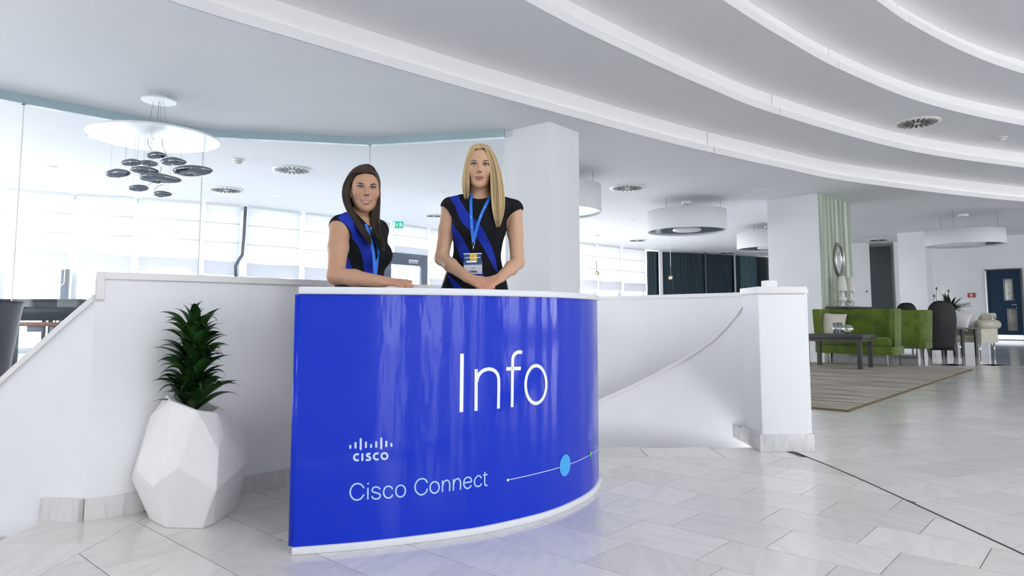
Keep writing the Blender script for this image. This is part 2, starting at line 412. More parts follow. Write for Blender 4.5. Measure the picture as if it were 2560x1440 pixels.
floor = struct('floor', polyfill([(XL, YB), (XR, YB), (XR, YF), (XL, YF)], [NEAR, [LSTAIR[0]] + LSTAIR[1:]], 0.0, 'floor', 'marble_far'), 'marble_far', 'polished white marble floor of the lobby')
NEAR_BED = [(p[0] + (.15 if p[0] > 8 else (-.15 if p[0] > -1.5 or p[1] > 3.2 else 0)), p[1] + (.15 if p[1] > 8 else 0)) for p in NEAR]
polyfill(NEAR_BED, [WELL], -0.004, 'joint_bed', 'joint').build('joint_bed', 'joint', floor)

def arc_x(y): return 1.835 - .0045 * (y - 2.6) ** 2 - (.055 * max(0, y - 3.6) ** 1.6)
def clip(poly, n, d):
    out = []
    for i in range(len(poly)):
        a = poly[i]; b = poly[(i + 1) % len(poly)]
        da = a[0] * n[0] + a[1] * n[1] - d; db = b[0] * n[0] + b[1] * n[1] - d
        if da <= 0: out.append(a)
        if (da < 0 < db) or (db < 0 < da):
            t = da / (da - db); out.append((a[0] + (b[0] - a[0]) * t, a[1] + (b[1] - a[1]) * t))
    return out
def parea(p): return abs(sum(p[i][0] * p[(i + 1) % len(p)][1] - p[(i + 1) % len(p)][0] * p[i][1] for i in range(len(p)))) / 2 if len(p) > 2 else 0
def in_poly(p, poly):
    c = False
    for i in range(len(poly)):
        a = poly[i]; b = poly[(i + 1) % len(poly)]
        if (a[1] > p[1]) != (b[1] > p[1]) and p[0] < (b[0] - a[0]) * (p[1] - a[1]) / (b[1] - a[1]) + a[0]: c = not c
    return c
tiles = []
def tile_grid(ang, L, W, x0, y0, x1, y1, keep, seed, org=(0, 0)):
    rnd = random.Random(seed); e = (math.cos(ang), math.sin(ang)); g = (-e[1], e[0]); gap = 0.0036
    cs = [((x - org[0]) * e[0] + (y - org[1]) * e[1], (x - org[0]) * g[0] + (y - org[1]) * g[1]) for x in (x0, x1) for y in (y0, y1)]
    for r in range(int(min(c[1] for c in cs) / W) - 1, int(max(c[1] for c in cs) / W) + 2):
        o = (r % 2) * L * .5 + rnd.uniform(-.06, .06)
        for k in range(int(min(c[0] for c in cs) / L) - 2, int(max(c[0] for c in cs) / L) + 2):
            u0, u1, v0, v1 = k * L + o + gap / 2, (k + 1) * L + o - gap / 2, r * W + gap / 2, (r + 1) * W - gap / 2
            p = [(org[0] + u * e[0] + v * g[0], org[1] + u * e[1] + v * g[1]) for u, v in ((u0, v0), (u1, v0), (u1, v1), (u0, v1))]
            p = keep(p)
            if p and parea(p) > .003: tiles.append(p)
def ctr(p): return (sum(q[0] for q in p) / len(p), sum(q[1] for q in p) / len(p))
def keep_in(p):
    c = ctr(p)
    if not (NOSE_X < c[0] < 3 and 1.2 < c[1] < 5): return None
    ax = arc_x(c[1]); sl = (arc_x(c[1] + .05) - arc_x(c[1] - .05)) / .1
    n = Vector((1, -sl)).normalized(); p = clip(p, n, n.x * (ax - .004) + n.y * c[1])
    if not p: return None
    p = clip(p, (-1, 0), 1.56); p = clip(p, (0, 1), 4.235 + .0 * c[0]) if p else p
    return p
def keep_out(p):
    c = ctr(p)
    if c[0] < arc_x(c[1]) - .5 or c[1] > 12.3 or c[0] > 9.3 or c[1] < 1.2: return None
    p = clip(clip(p, (0, 1), 12.0) or p, (1, 0), 9.0)
    if not p: return None
    c = ctr(p)
    if abs(c[0] / max(c[1], .1)) > 2.2: return None
    ax = arc_x(c[1]); sl = (arc_x(c[1] + .05) - arc_x(c[1] - .05)) / .1
    n = Vector((1, -sl)).normalized(); p = clip(p, (-n.x, -n.y), -(n.x * (ax + .005) + n.y * c[1]))
    if not p or in_poly(ctr(p), WELL): return None
    return p
tile_grid(R(-42), .385, .285, NOSE_X, 1.2, 2.2, 4.5, keep_in, 3, (1.029, 3.277))
tile_grid(R(22), .385, .285, 1.2, 1.2, 9.2, 12.2, keep_out, 5, (1.894, 3.235))
for k in range(5):      # border slabs along both stair heads
    tiles.append([(NOSE_X, 1.02 + k * .41), (-1.563, 1.02 + k * .41), (-1.563, 1.426 + k * .41), (NOSE_X, 1.426 + k * .41)])
for k in range(5):
    x0 = -.55 + k * .46; tiles.append([(x0 + .003, 4.239), (min(x0 + .458, 1.79), 4.239), (min(x0 + .458, 1.72), 4.565), (x0 + .003, 4.515)])
tiles.sort(key=lambda p: (ctr(p)[0]) ** 2 + ctr(p)[1] ** 2 + (100 if abs(ctr(p)[0] / ctr(p)[1]) > .86 or ctr(p)[1] < 2.0 else 0))
tiles = [t for t in tiles if ctr(t)[1] > 1.05]
rest = MB()
for i, p in enumerate(tiles):
    if i < 300: MB().prism(p, -.004, 0.0).build('tile', 'marble', floor)
    else: rest.prism(p, -.004, 0.0)
tag(rest.build('tiles', 'marble', floor), kind='stuff')

# ---- parapet of the stairwell, stairs, newel pillar ---------------
LW = [(p.x, p.y) for p in catmull([(-1.80, 2.95), (-2.0, 2.975), (-2.5, 3.08), (-3.2, 3.32)], 5)]
def zleft(p):
    t = (-1.80 - p[0]); return 0.945 - t * 0.84
parapet = struct('wall_parapet', MB().wall(PARA, .13, 0.0, 1.015, smooth=True), 'wall', 'white curved parapet wall behind the planter')
MB().wall(offs(PARA, -.012), .155, 1.015, 1.045, smooth=True).build('coping', 'trim', parapet)
MB().wall(LW, .13, -2.6, [zleft(p) - .03 for p in LW], side=-1).build('stair_wall', 'wall', parapet)
MB().wall(offs(LW, .012), .155, [zleft(p) - .03 for p in LW], [zleft(p) for p in LW], side=-1).build('coping', 'trim', parapet)
b = MB().box((-1.808, 3.015, .985), (.03, .15, .12), R(25)); b.build('coping', 'trim', parapet)
sk = tag(MB().wall(offs(PARA, -.018), .02, 0.0, .085, smooth=True).build('baseboard_parapet', 'skirt'), None, None, None, 'structure')
for k in range(3):      # stepped skirting that follows the flight
    x0 = -1.80 - .29 * k + (.0 if k == 0 else -.03); x1 = -1.98 - .29 * k
    MB().box(((x0 + x1) / 2, 2.945 + .055 * k, .045 - .17 * k), (abs(x1 - x0), .03, .09), R(-7)).build('step_skirting', 'skirt', sk)
st = MB(); stair_l = thing('staircase', 'white marble stairs leading down on the left edge', 'stairs', (NOSE_X, 1.9, 0))
for k in range(9):
    MB().box((-.145 - .29 * k, 0, -.17 * (k + 1) - .09 + .0), (.29, 2.3, .18)).build('step', 'marble_far', stair_l)
stair_r = thing('staircase', 'white stairs leading down beside the square newel pillar', 'stairs', (.9, 4.56, 0))
for k, xr in enumerate((1.58, 1.44, 1.30, 1.08, .80)):
    MB().box(((xr - .15) / 2 - .9, .16 + .28 * k, -.17 * (k + 1) - .09), (xr + .15, .29, .18)).build('step', 'marble_far', stair_r)
lower = struct('floor_lower', polyfill([(-5, .5), (2.2, .5), (2.2, 7.4), (-5, 7.4)], [], -2.6, 'f', 'marble_far'), 'marble_far', 'lower landing at the bottom of the stairwell')
struct('wall_stairwell', MB().wall(FARWALL, .12, -2.6, 1.015, smooth=True, side=-1).wall(offs(FARWALL, .01), .14, 1.015, 1.045, smooth=True, side=-1), 'wall', 'white curved far wall around the stairwell')
# sloped balustrade that leaves the newel pillar and winds down
SL = [((1885, 722), 4.72), ((1862, 752), 4.80), ((1840, 783), 4.88), ((1800, 829), 5.05), ((1750, 868), 5.25), ((1700, 899), 5.43), ((1600, 953), 5.74), ((1500, 998), 6.0), ((1420, 1030), 6.16), ((1320, 1066), 6.3)]
SLP = [P(q[0], q[1], y) for q, y in SL]; SLP = catmull(SLP, 4)
slp = [(p.x, p.y) for p in SLP]; slz = [p.z for p in SLP]
bal = struct('wall_balustrade', MB().wall(slp, .10, -2.6, [z - .03 for z in slz], smooth=True, side=-1), 'wall', 'white sloped stair balustrade descending from the newel pillar')
MB().wall(offs(slp, .012), .125, [z - .03 for z in slz], slz, smooth=True, side=-1).build('handrail', 'trim', bal)
pil = struct('wall_newel', MB().box((1.742, 4.575, .5), (.30, .30, 1.0)), 'wall', 'square white newel pillar at the head of the stairs', bevel=.006)
MB().box((1.742, 4.575, 1.022), (.325, .325, .045)).build('coping', 'trim', pil, bevel=.004)
MB().box((1.742, 4.575, .053), (.345, .345, .106)).build('skirting', 'skirt', pil, bevel=.003)
MB().box((1.60, 4.86, .045), (.06, .22, .09)).build('skirting', 'skirt', pil)
MB().box((1.60, 5.12, -.12), (.05, .2, .09)).build('skirting', 'skirt', pil)
MB().box((1.93, 5.12, .56), (.09, .09, 1.12)).build('end_post', 'wall', pil, bevel=.004)
struct('trim_1', MB().tube([(arc_x(y), y, .0005) for y in np.linspace(1.2, 4.38, 30)], .0035, 4), mat('expansion_joint', (.05, .05, .05), .6, var=.1), 'thin dark curved expansion joint in the marble floor')

# ---- columns ------------------------------------------------------
def column(c0, e1, l1, e2, l2, label, h=3.85):
    a = Vector(c0); e1 = Vector(e1).normalized(); e2 = Vector((-e1.y, e1.x)) if Vector((-e1.y, e1.x)).dot(Vector(e2)) > 0 else Vector((e1.y, -e1.x))
    poly = [a, a + e1 * l1, a + e1 * l1 + e2 * l2, a + e2 * l2]
    return struct('wall_column', MB().prism([tuple(p) for p in poly], 0, h), 'wall', label, bevel=.01), a, e1, e2
column((.58, 10.29), (-.70, .58), .90, (.6, .7), .80, 'white square column behind the blonde receptionist')
col2, c2a, c2e1, c2e2 = column((7.45, 16.44), (-.72, .70), 1.28, (.7, .72), 2.2, 'wide white column with a striped green side in the lounge')
column((14.50, 23.85), (-.66, .75), .88, (.75, .66), .60, 'slim white column near the far door')
M['stripe'] = None
def wallpaper():
    m, nt, b = new_mat('green_striped_wallpaper')
    tc = nt.nodes.new('ShaderNodeTexCoord'); mp = nt.nodes.new('ShaderNodeMapping'); mp.inputs['Scale'].default_value = (2.0, 2.0, .10)
    nt.links.new(tc.outputs['Object'], mp.inputs['Vector'])
    n = nt.nodes.new('ShaderNodeTexNoise'); n.inputs['Scale'].default_value = 3.0; n.inputs['Detail'].default_value = 6; n.inputs['Distortion'].default_value = .6
    nt.links.new(mp.outputs[0], n.inputs['Vector'])
    cr = nt.nodes.new('ShaderNodeValToRGB'); cr.color_ramp.elements[0].position = .36; cr.color_ramp.elements[0].color = (.25, .29, .22, 1)
    e = cr.color_ramp.elements.new(.44); e.color = (.55, .61, .50, 1)
    cr.color_ramp.elements[1].position = .65; cr.color_ramp.elements[1].color = (.63, .69, .57, 1)
    nt.links.new(n.outputs['Fac'], cr.inputs['Fac']); nt.links.new(cr.outputs[0], b.inputs['Base Color']); b.inputs['Roughness'].default_value = .6
    return m
M['stripe'] = wallpaper()
cc = c2a + c2e2 * 1.1 - c2e1 * .012
MB().box((cc.x, cc.y, 1.925), (2.2, .022, 3.85), math.atan2(c2e2.y, c2e2.x)).build('wallpaper_panel', 'stripe', col2)

# ---- outer walls ---------------------------------------------------
wl = MB(); x = YB
for a in (-3.0, 2.5, 8.0):
    wl.box((XL - .1, (x + a - 1.5) / 2, 2.8), (.2, a - 1.5 - x, 5.6)); x = a + 1.5
    wl.box((XL - .1, a, .15), (.2, 3.0, .3)); wl.box((XL - .1, a, 4.65), (.2, 3.0, 1.9))
wl.box((XL - .1, (x + 13.2) / 2, 2.8), (.2, 13.2 - x, 5.6))
struct('wall_left', wl, 'wall', 'plain white side wall beyond the left of view')
# unseen shaft walls and roof deck, added to keep stray sky light out
struct('wall_shaft', MB().wall([(-5, .55), (-1.62, .55), (-1.62, 7.4)], .1, -2.7, -.01, side=-1).wall([(2.2, .55), (2.2, 7.4)], .1, -2.7, -.01, side=-1).wall([(2.2, 7.4), (-5, 7.4)], .1, -1.0, -.01, side=-1).wall([(-5, 7.4), (-5, .55)], .1, -2.7, -.01, side=-1), 'wall', 'white walls of the stairwell shaft below the floor')
deck = [(p[0], p[1]) for p in offs(CURV[0], .9)]
struct('ceiling_deck', polyfill(deck + [(28.5, -9.6)], [fill_hole], 5.75, 'deck', 'ceil').wall(fill_hole + fill_hole[:1], .05, 5.41, 5.75).wall(deck, .1, 3.86, 5.75), 'ceil', 'hidden deck above the stepped ceiling rings')
wb = MB(); edges = sorted((x - w / 2, x + w / 2) for x, w in BACKWIN); x = XL
for a, b2 in edges + [(XR, XR)]:
    wb.box(((x + a) / 2, YB - .1, 2.8), (a - x, .2, 5.6)); x = b2
for a, b2 in edges:
    wb.box(((a + b2) / 2, YB - .1, .04), (b2 - a, .2, .08)); wb.box(((a + b2) / 2, YB - .1, 4.75), (b2 - a, .2, 1.7))
struct('wall_front', wb, 'wall', 'white front facade wall with tall windows behind the viewer')
for i, (a, b2) in enumerate(edges):
    o = struct('window_%d' % (i + 1), MB().box(((a + b2) / 2, YB - .05, 2.0), (b2 - a, .01, 3.8)), 'window_glass', 'tall clear window in the front facade')
wr = MB(); x = YB
for a in (-5.0, 0.0, 5.0, 10.0):
    wr.box((XR + .1, (x + a - 1.3) / 2, 2.8), (.2, a - 1.3 - x, 5.6)); x = a + 1.3
    wr.box((XR + .1, a, .25), (.2, 2.6, .5)); wr.box((XR + .1, a, 4.75), (.2, 2.6, 1.7))
wr.box((XR + .1, (x + 16) / 2, 2.8), (.2, 16 - x, 5.6))
struct('wall_right', wr, 'wall', 'white right-hand wall beyond the lounge')
# back of the lounge
WA = Vector((16.65, 27.05)); WE = Vector((.66, -.75)).normalized()
def wp(s, off=0.0): return (WA.x + WE.x * s - .75 * off, WA.y + WE.y * s - .66 * off)
def s_of(px):
    k = (px - 1280) / FPX; return (k * WA.y - WA.x) / (WE.x - k * WE.y)
WANG = math.atan2(WE.y, WE.x)
sd0, sd1 = s_of(2469), s_of(2553); DTOP = 2.57
wall_b = struct('wall_back', MB().wall([wp(0), wp(sd0 - .06)], .15, 0, 3.85).wall([wp(sd1 + .06), wp(15)], .15, 0, 5.6).wall([wp(sd0 - .06), wp(sd1 + .06)], .15, DTOP + .05, 3.85), 'wall', 'pale back wall of the lounge with the blue door')
MB().wall([wp(0, .015), wp(sd0 - .1, .015)], .02, 0, .09).build('skirting', 'skirt', wall_b)
MB().wall([wp(sd1 + .1, .015), wp(9, .015)], .02, 0, .09).build('skirting', 'skirt', wall_b)
M['grey_wall'] = mat('grey_corridor_paint', (.30, .33, .36), .6, var=.02)  # shade of the deep corridor put into the wall colour
struct('wall_niche', MB().wall([(12.9, 28.3), (14.5, 27.6)], .15, 0, 3.85).wall([(15.37, 27.3), (16.65, 27.05)], .15, 0, 3.85).wall([(14.52, 27.62), (15.3, 29.6)], .1, 0, 3.85).wall([(15.42, 27.3), (16.3, 29.3)], .1, 0, 3.85, side=-1), 'wall', 'white wall pieces beside the grey corridor')
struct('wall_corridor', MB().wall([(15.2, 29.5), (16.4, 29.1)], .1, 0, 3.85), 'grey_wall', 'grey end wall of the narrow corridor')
struct('wall_return', MB().wall([(13.4, 34.3), (12.95, 28.2)], .15, 0, 3.85), 'wall', 'white return wall hidden behind the lounge column')
# ================================================================ FAR GLAZING WITH BLINDS
def on_win(px):
    k = (px - 1280) / FPX
    for a, b in zip(WINPL, WINPL[1:]):
        fa = a[0] - k * a[1]; fb = b[0] - k * b[1]
        if fa * fb <= 0 and fa != fb:
            t = fa / (fa - fb); return Vector((a[0] + (b[0] - a[0]) * t, a[1] + (b[1] - a[1]) * t))
WINPL = [(-16, 12.9), (-13.2, 15.0), (-10.9, 16.45), (-9.43, 17.05), (-8.04, 17.75), (-7.27, 18.25), (-6.1, 19.4), (-3.97, 21.5), (-2.94, 22.9), (0, 25.4), (2.82, 27.5), (6.2, 30.7)]
# (px of the bay's left and right edge, z of the blind's lower hem, description)
BAYS = [(-130, -8, 2.02, 'left edge of view'), (0, 166, 2.03, 'left of the chandelier'), (182, 325, 2.01, 'below the chandelier, left half'), (343, 494, 1.99, 'below the chandelier, right half'),
        (507, 594, 1.95, 'left of the loose cord'), (612, 744, 1.92, 'right of the loose cord'), (757, 856, 1.90, 'left shoulder of the dark-haired woman'), (866, 968, 1.9, 'behind the dark-haired woman'),
        (981, 1066, 2.80, 'above the glass exit door'), (1072, 1150, 1.75, 'left elbow of the blonde woman'), (1160, 1255, 1.9, 'behind the blonde woman'), (1400, 1491, 1.97, 'right edge of the square column'), (1494, 1552, 1.96, 'left of the gold globe pendant reflection'), (1557, 1613, 1.95, 'beside the dark curtains')]
wcount = len(edges)
win_base = MB(); k_ = 0
for i, (pa, pb, zb, where) in enumerate(BAYS):
    a = on_win(pa); b = on_win(pb)
    if a is None or b is None: continue
    ang = math.atan2(b.y - a.y, b.x - a.x); L = (b - a).length; c = (a + b) / 2; nrm = Vector((math.sin(ang), -math.cos(ang)))  # towards the room
    out = Vector((-nrm.x, -nrm.y)); wc = c + out * .18
    wcount += 1
    wn_ = struct('window_%d' % wcount, MB().box((wc.x, wc.y, 1.95), (L + .25, .012, 3.8), ang), 'window_glass', None)
    tag(wn_, 'floor-to-ceiling window pane, %s' % where)
    for p in (a, b):
        q = p + out * .16; MB().box((q.x, q.y, 1.92), (.11, .10, 3.85), ang).build('mullion', 'frame', wn_)
    MB().box((wc.x, wc.y, .06), (L + .2, .10, .12), ang).build('sill_rail', 'frame', wn_)
    MB().box((wc.x, wc.y, 3.8), (L + .25, .10, .10), ang).build('head_rail', 'frame', wn_)
    bl = thing('roman_blind', 'white roman blind with grey hem, %s' % where, 'blind', (c.x, c.y, zb), ang, 'roman blinds along the far glazing')
    H = 3.83 - zb; hem = min(.36, H * .3); n = 3 if H > 1.4 else 2; seg = (H - hem) / n
    for j in range(n):
        z0 = hem + seg * j; rows = []
        for q in range(5):
            t = q / 4; rows.append([(x * L, -.015 - .03 * math.sin(math.pi * t) * .4, z0 + seg * t + .004) for x in np.linspace(-.5, .5, 7)])
        fo_ = MB().grid(rows).build('fold', 'blind', bl)
        MB().tube([(-L / 2, -.012, z0), (L / 2, -.012, z0)], .010, 6).build('batten', 'batten', fo_)
    rows = []
    for q in range(5):
        t = q / 4; rows.append([(x * L, -.05 - .02 * math.sin(3 * t), hem * t + .012 * math.sin(x * 6 + i)) for x in np.linspace(-.5, .5, 9)])
    MB().grid(rows).build('hem', 'hem', bl)
    MB().box((0, -.01, H - .015), (L, .05, .05)).build('cassette', 'white_plastic', bl)
# pull cords of the blinds
c0 = on_win(603) + Vector((.1, -.14))
cord = tag(MB().tube([(c0.x, c0.y, 3.8), (c0.x - .02, c0.y, 3.0), (c0.x - .05, c0.y, 2.5), (c0.x - .22, c0.y, 2.2), (c0.x - .2, c0.y, 1.9)], .045, 6).build('roller_chain', 'dark_frame'), 'dark hanging strip between two white blinds', 'cord')
bx0 = on_win(596)
tag(MB().box((bx0.x + .02, bx0.y - .2, 1.78), (.62, .12, .10)).box((bx0.x + .1, bx0.y - .2, 1.86), (.2, .12, .08)).build('window_opener', 'dark_frame', bevel=.01), 'dark metal opener below the hanging strip', 'fitting')
c1 = on_win(158) + Vector((.02, -.16))
tag(MB().tube([(c1.x, c1.y, 2.0), (c1.x, c1.y, 1.66), (c1.x + .05, c1.y, 1.6), (c1.x + .1, c1.y, 1.66), (c1.x + .1, c1.y, 2.0)], .012, 6).build('blind_cord', 'white_plastic'), 'white looped blind cord against the dark mullion', 'cord')
q = c1 + Vector((.05, .12)); tag(MB().box((q.x, q.y, 1.0), (.17, .12, 1.98), R(20)).build('window_post', 'dark_frame', bevel=.01), 'dark window post below the leftmost blinds', 'post')
# glass exit door
da = on_win(958); db = on_win(1066); dang = math.atan2(db.y - da.y, db.x - da.x); DL = (db - da).length; dc = (da + db) / 2
door1 = thing('door_1', 'dark framed glass exit door under the green exit sign', 'door', (dc.x, dc.y - .05, 0), dang)
tag(door1, kind='structure')
DH = 2.9
for nm, c, d in (('jamb', (-DL / 2 + .14, 0, DH / 2), (.28, .12, DH)), ('jamb', (DL / 2 - .14, 0, DH / 2), (.28, .12, DH)), ('lintel', (0, 0, DH - .19), (DL - .56, .12, .38)), ('threshold', (0, 0, .08), (DL - .56, .12, .16))):
    MB().box(c, d).build(nm, 'dark_frame', door1, bevel=.012)
MB().box((0, 0, DH / 2), (DL - .56, .02, DH - .5)).build('pane', 'window_glass', door1)
MB().box((.25, -.08, DH - .25), (.42, .06, .12)).build('door_closer', 'steel', door1, bevel=.01)
MB().tube([(DL / 2 - .2, -.1, 1.0), (DL / 2 - .2, -.1, 1.5)], .02, 8).build('handle', 'steel', door1)
M['post_blue'] = mat('pale_blue_post', (.45, .68, .85), .5, var=.03)
oc = P(1016, 700, 27.0); tag(MB().box((oc.x, 27, 1.6), (.16, .16, 3.2)).build('outdoor_post', 'post_blue', bevel=.01), 'pale blue post outside the glass exit door', 'post')
oc = P(1023, 700, 26.2); tag(MB().box((oc.x, 26.2, .75), (.10, .10, 1.5)).build('outdoor_bollard', mat('blue_bollard', (.16, .36, .52), .5, var=.05), bevel=.01), 'short blue bollard outside the glass exit door', 'bollard')
# exit sign
ep = P(995, 562, 21.0)
ex = thing('exit_sign', 'green emergency exit sign with arrow and running figure', 'sign', (ep.x, 21.0, ep.z - .1))
M['exit_green'] = mat('exit_green', (.0, .42, .27), .4, var=.01, emit=((.0, .55, .35), .35)); M['exit_white'] = mat('exit_white', (.85, .9, .88), .4, var=.01, emit=((.9, 1, .95), .4))
exp_ = MB().box((0, 0, .1), (.33, .04, .21)).build('panel', 'exit_green', ex)
MB().box((-.12, -.022, .1), (.06, .004, .165)).build('doorway_mark', 'exit_white', exp_)
def flat(polys, y, name, m, par):
    mb = MB()
    for p in polys:
        n = len(p); mb.add([(x, y, z) for x, z in p], [tuple(range(n))]); mb.add([(x, y + .003, z) for x, z in p], [tuple(range(n))[::-1]])
    return mb.build(name, m, par)
flat([[(-.037, .15), (-.023, .15), (-.023, .09), (-.037, .09)], [(-.055, .092), (-.03, .05), (-.005, .092)]], -.024, 'arrow_mark', 'exit_white', exp_)
flat([[(.07, .165), (.09, .165), (.09, .145), (.07, .145)], [(.055, .14), (.105, .14), (.115, .08), (.08, .08)], [(.10, .135), (.135, .11), (.13, .10), (.10, .115)], [(.06, .135), (.035, .11), (.04, .10), (.065, .12)], [(.085, .085), (.115, .085), (.145, .06), (.14, .045), (.10, .07)], [(.08, .085), (.10, .085), (.07, .035), (.045, .03), (.042, .042), (.06, .05)]], -.024, 'running_figure', 'exit_white', exp_)
MB().tube([(0, 0, .205), (0, 0, .205 + (3.85 - ep.z - .1))], .008, 6).build('hanger', 'white_plastic', ex)

# ---- dark glazed bay with curtains at the far right ------------------
DK = [(6.35, 30.9), (12.9, 33.95), (13.5, 34.3)]
struct('wall_far', MB().wall(DK, .15, 0, .08).wall([(6.3, 31.3), (13.5, 34.7)], .1, 0, 3.85), mat('night_glass', (.012, .02, .026), .15, var=.1), 'dark glazed end bay of the far hall')
def dkp(px, off=0.0):
    k = (px - 1280) / FPX; a = Vector(DK[0]); d = (Vector(DK[1]) - a); t = (k * a.y - a.x) / (d.x - k * d.y); e = d.normalized()
    return a + d * t + Vector((e.y, -e.x)) * off
DANG = math.atan2(DK[1][1] - DK[0][1], DK[1][0] - DK[0][0])
M['curtain'] = mat('dark_teal_curtain', (.022, .045, .058), .8, var=.25, scale=3, stretch=(6, 6, .3)); M['curtain_light'] = mat('sheer_teal_curtain', (.085, .15, .18), .8, var=.3, scale=3, stretch=(6, 6, .3))
for pa, pb, m_, where in ((1614, 1638, 'curtain', 'left of the pale post'), (1649, 1755, 'curtain', 'behind the gold globe pendant'), (1757, 1828, 'curtain', 'middle of the far bay'), (1830, 1846, 'curtain', 'narrow strip beside the sheer one'), (1847, 1888, 'curtain_light', 'lighter sheer one above the handrail')):
    a = dkp(pa, .12); b = dkp(pb, .12); L = (b - a).length
    cu = tag(MB().box((0, 0, 0), (.001, .001, .001)).build('curtain', m_), 'dark teal pleated curtain, %s' % where, 'curtain', 'dark teal curtains in the far bay')
    rows = []; n = max(12, int(L / .03))
    for z in (0.05, .8, 1.6, 2.4, 3.2, 3.80):
        rows.append([(x - L / 2, .035 * math.sin(x * 38 + 1.5 * math.sin(x * 7)), z) for x in np.linspace(0, L, n)])
    cu.data = MB().grid(rows).build('tmp', m_).data; bpy.data.objects.remove(bpy.data.objects['tmp']); cu.data.name = 'curtain'
    cu.location = ((a.x + b.x) / 2, (a.y + b.y) / 2, 0); cu.rotation_euler = (0, 0, DANG)
for px_, w_, m_, lab in ((1644, .17, 'white', 'pale post between the dark curtains'), (1756, .05, 'dark_frame', 'thin glazing bar above the parapet among dark curtains'), (1829, .06, 'frame', 'slim light glazing bar beside the sheer curtain')):
    p_ = dkp(px_, .25); tag(MB().box((p_.x, p_.y, 1.92), (w_, .08, 3.85), DANG).build('glazing_post', m_, bevel=.008), lab, 'post')

# ---- frameless glass screen with teal top channel ---------------------
GL = [(-9.0, 6.3), (-6.62, 9.05), (-4.95, 10.75), (-2.39, 11.28), (-.14, 10.78)]
scr = thing('glass_screen', 'frameless glass screen with teal top channel behind the chandelier', 'glass screen', (-4, 10, 0))
for i in range(len(GL) - 1):
    a = Vector(GL[i]); b = Vector(GL[i + 1]); c = (a + b) / 2; an = math.atan2(b.y - a.y, b.x - a.x); L = (b - a).length
    MB().box((c.x + 4, c.y - 10, 3.785), (L + .04, .09, .13), an).build('top_channel', 'teal_beam', scr)
    MB().box((c.x + 4, c.y - 10, 1.86), (L - .012, .012, 3.72), an).build('pane', 'glass', scr)
    if i: MB().box((a.x + 4, a.y - 10, 1.86), (.012, .02, 3.72), an).build('joint_seal', 'white_plastic', scr)

# ================================================================ CEILING FITTINGS
def diffuser(px, py, z, wpx, label, grp='round swirl air diffusers'):
    g = G(px, py, z); r = wpx / 2 / FPX * math.hypot(g.y, 0) ; 
    t = thing('air_diffuser', label, 'air vent', (g.x, g.y, z - .03), 0, grp)
    MB().lathe([(0, 0), (r * .97, 0), (r, .012), (r, .03)], 40).build('plate', 'white_plastic', t)
    mb = MB(); n = 20
    for k in range(n):
        a = 2 * math.pi * (k + .5) / n
        r0, r1 = (.18, .86) if k % 2 else (.38, .86)
        c = (r0 + r1) / 2 * r; mb.box((c * math.cos(a), c * math.sin(a), -.002), ((r1 - r0) * r, r * .10, .004), a)
    mb.build('slots', 'dark_slot', t)
    MB().lathe([(r * .1, -.006), (r * .1, 0)], 12).build('hub', 'white_plastic', t)
for a in ((730, 423, ZC[0], 98, 'round ceiling diffuser right of the chandelier, nearest of that pair'), (565, 473, ZC[0], 84, 'round ceiling diffuser just above the blinds by the chandelier'),
          (1085, 538, ZC[0], 44, 'small round ceiling diffuser above the exit sign'), (1568, 468, ZC[0], 88, 'round ceiling diffuser right of the square column, above a drum lamp'),
          (1592, 600, ZC[0], 46, 'small round ceiling diffuser under the large drum lamp'), (1817, 631, ZC[0], 44, 'flat-looking round ceiling diffuser above the dark curtains'),
          (2195, 599, ZC[0], 48, 'round ceiling diffuser beside the slim lounge column'), (2293, 305, ZC[1] + .406, 106, 'round diffuser in the stepped ceiling rings')):
    diffuser(*a)
def detector(px, py, z, label, r=.07):
    g = G(px, py, z); t = thing('smoke_detector', label, 'smoke detector', (g.x, g.y, z - .09), 0, 'white smoke detectors')
    MB().lathe([(r * 1.3, .09), (r * 1.3, .065), (r * 1.05, .06)][::-1], 20).build('base', 'white_plastic', t)
    MB().lathe([(0, 0), (r * .6, 0), (r * .9, .02), (r, .06)], 20).build('head', mat('cream_plastic', (.72, .70, .60), .4, var=.02), t)
detector(594, 399, ZC[0], 'smoke detector left of the diffuser near the chandelier', .085)
detector(2502, 343, ZC[1] + .406, 'smoke detector at the right edge in the stepped ceiling', .085)
M['glow'] = mat('lamp_glow', (.95, .95, .9), .4, emit=((1, .97, .9), 1.2), var=.01)
for i, (px, py, rr, lab) in enumerate(((127, 417, .11, 'recessed downlight at far left of the ceiling'), (238, 343, .11, 'recessed downlight touching the chandelier disc'), (697, 489, .10, 'recessed downlight above the blinds right of the chandelier'), (1105, 481, .08, 'recessed downlight between the two women'), (1577, 552, .14, 'recessed downlight left of the large drum lamp'), (1905, 477, .24, 'wide recessed ring light near the ceiling steps'), (1825, 592, .09, 'recessed downlight left of the half hidden drum lamp'))):
    g = G(px, py, ZC[0]); t = thing('downlight', lab, 'downlight', (g.x, g.y, ZC[0] - .015), 0, 'recessed ceiling downlights')
    MB().lathe([(rr * .72, .004), (rr * .8, 0), (rr, .004), (rr, .015)], 20, cap=False).build('rim', 'white_plastic', t)
    MB().lathe([(0, .001), (rr * .78, .001)], 20).build('lens', 'glow' if i < 3 else 'white_plastic', t)
for px, py, z, lab in ((1716, 503, 3.85, None),):
    pass

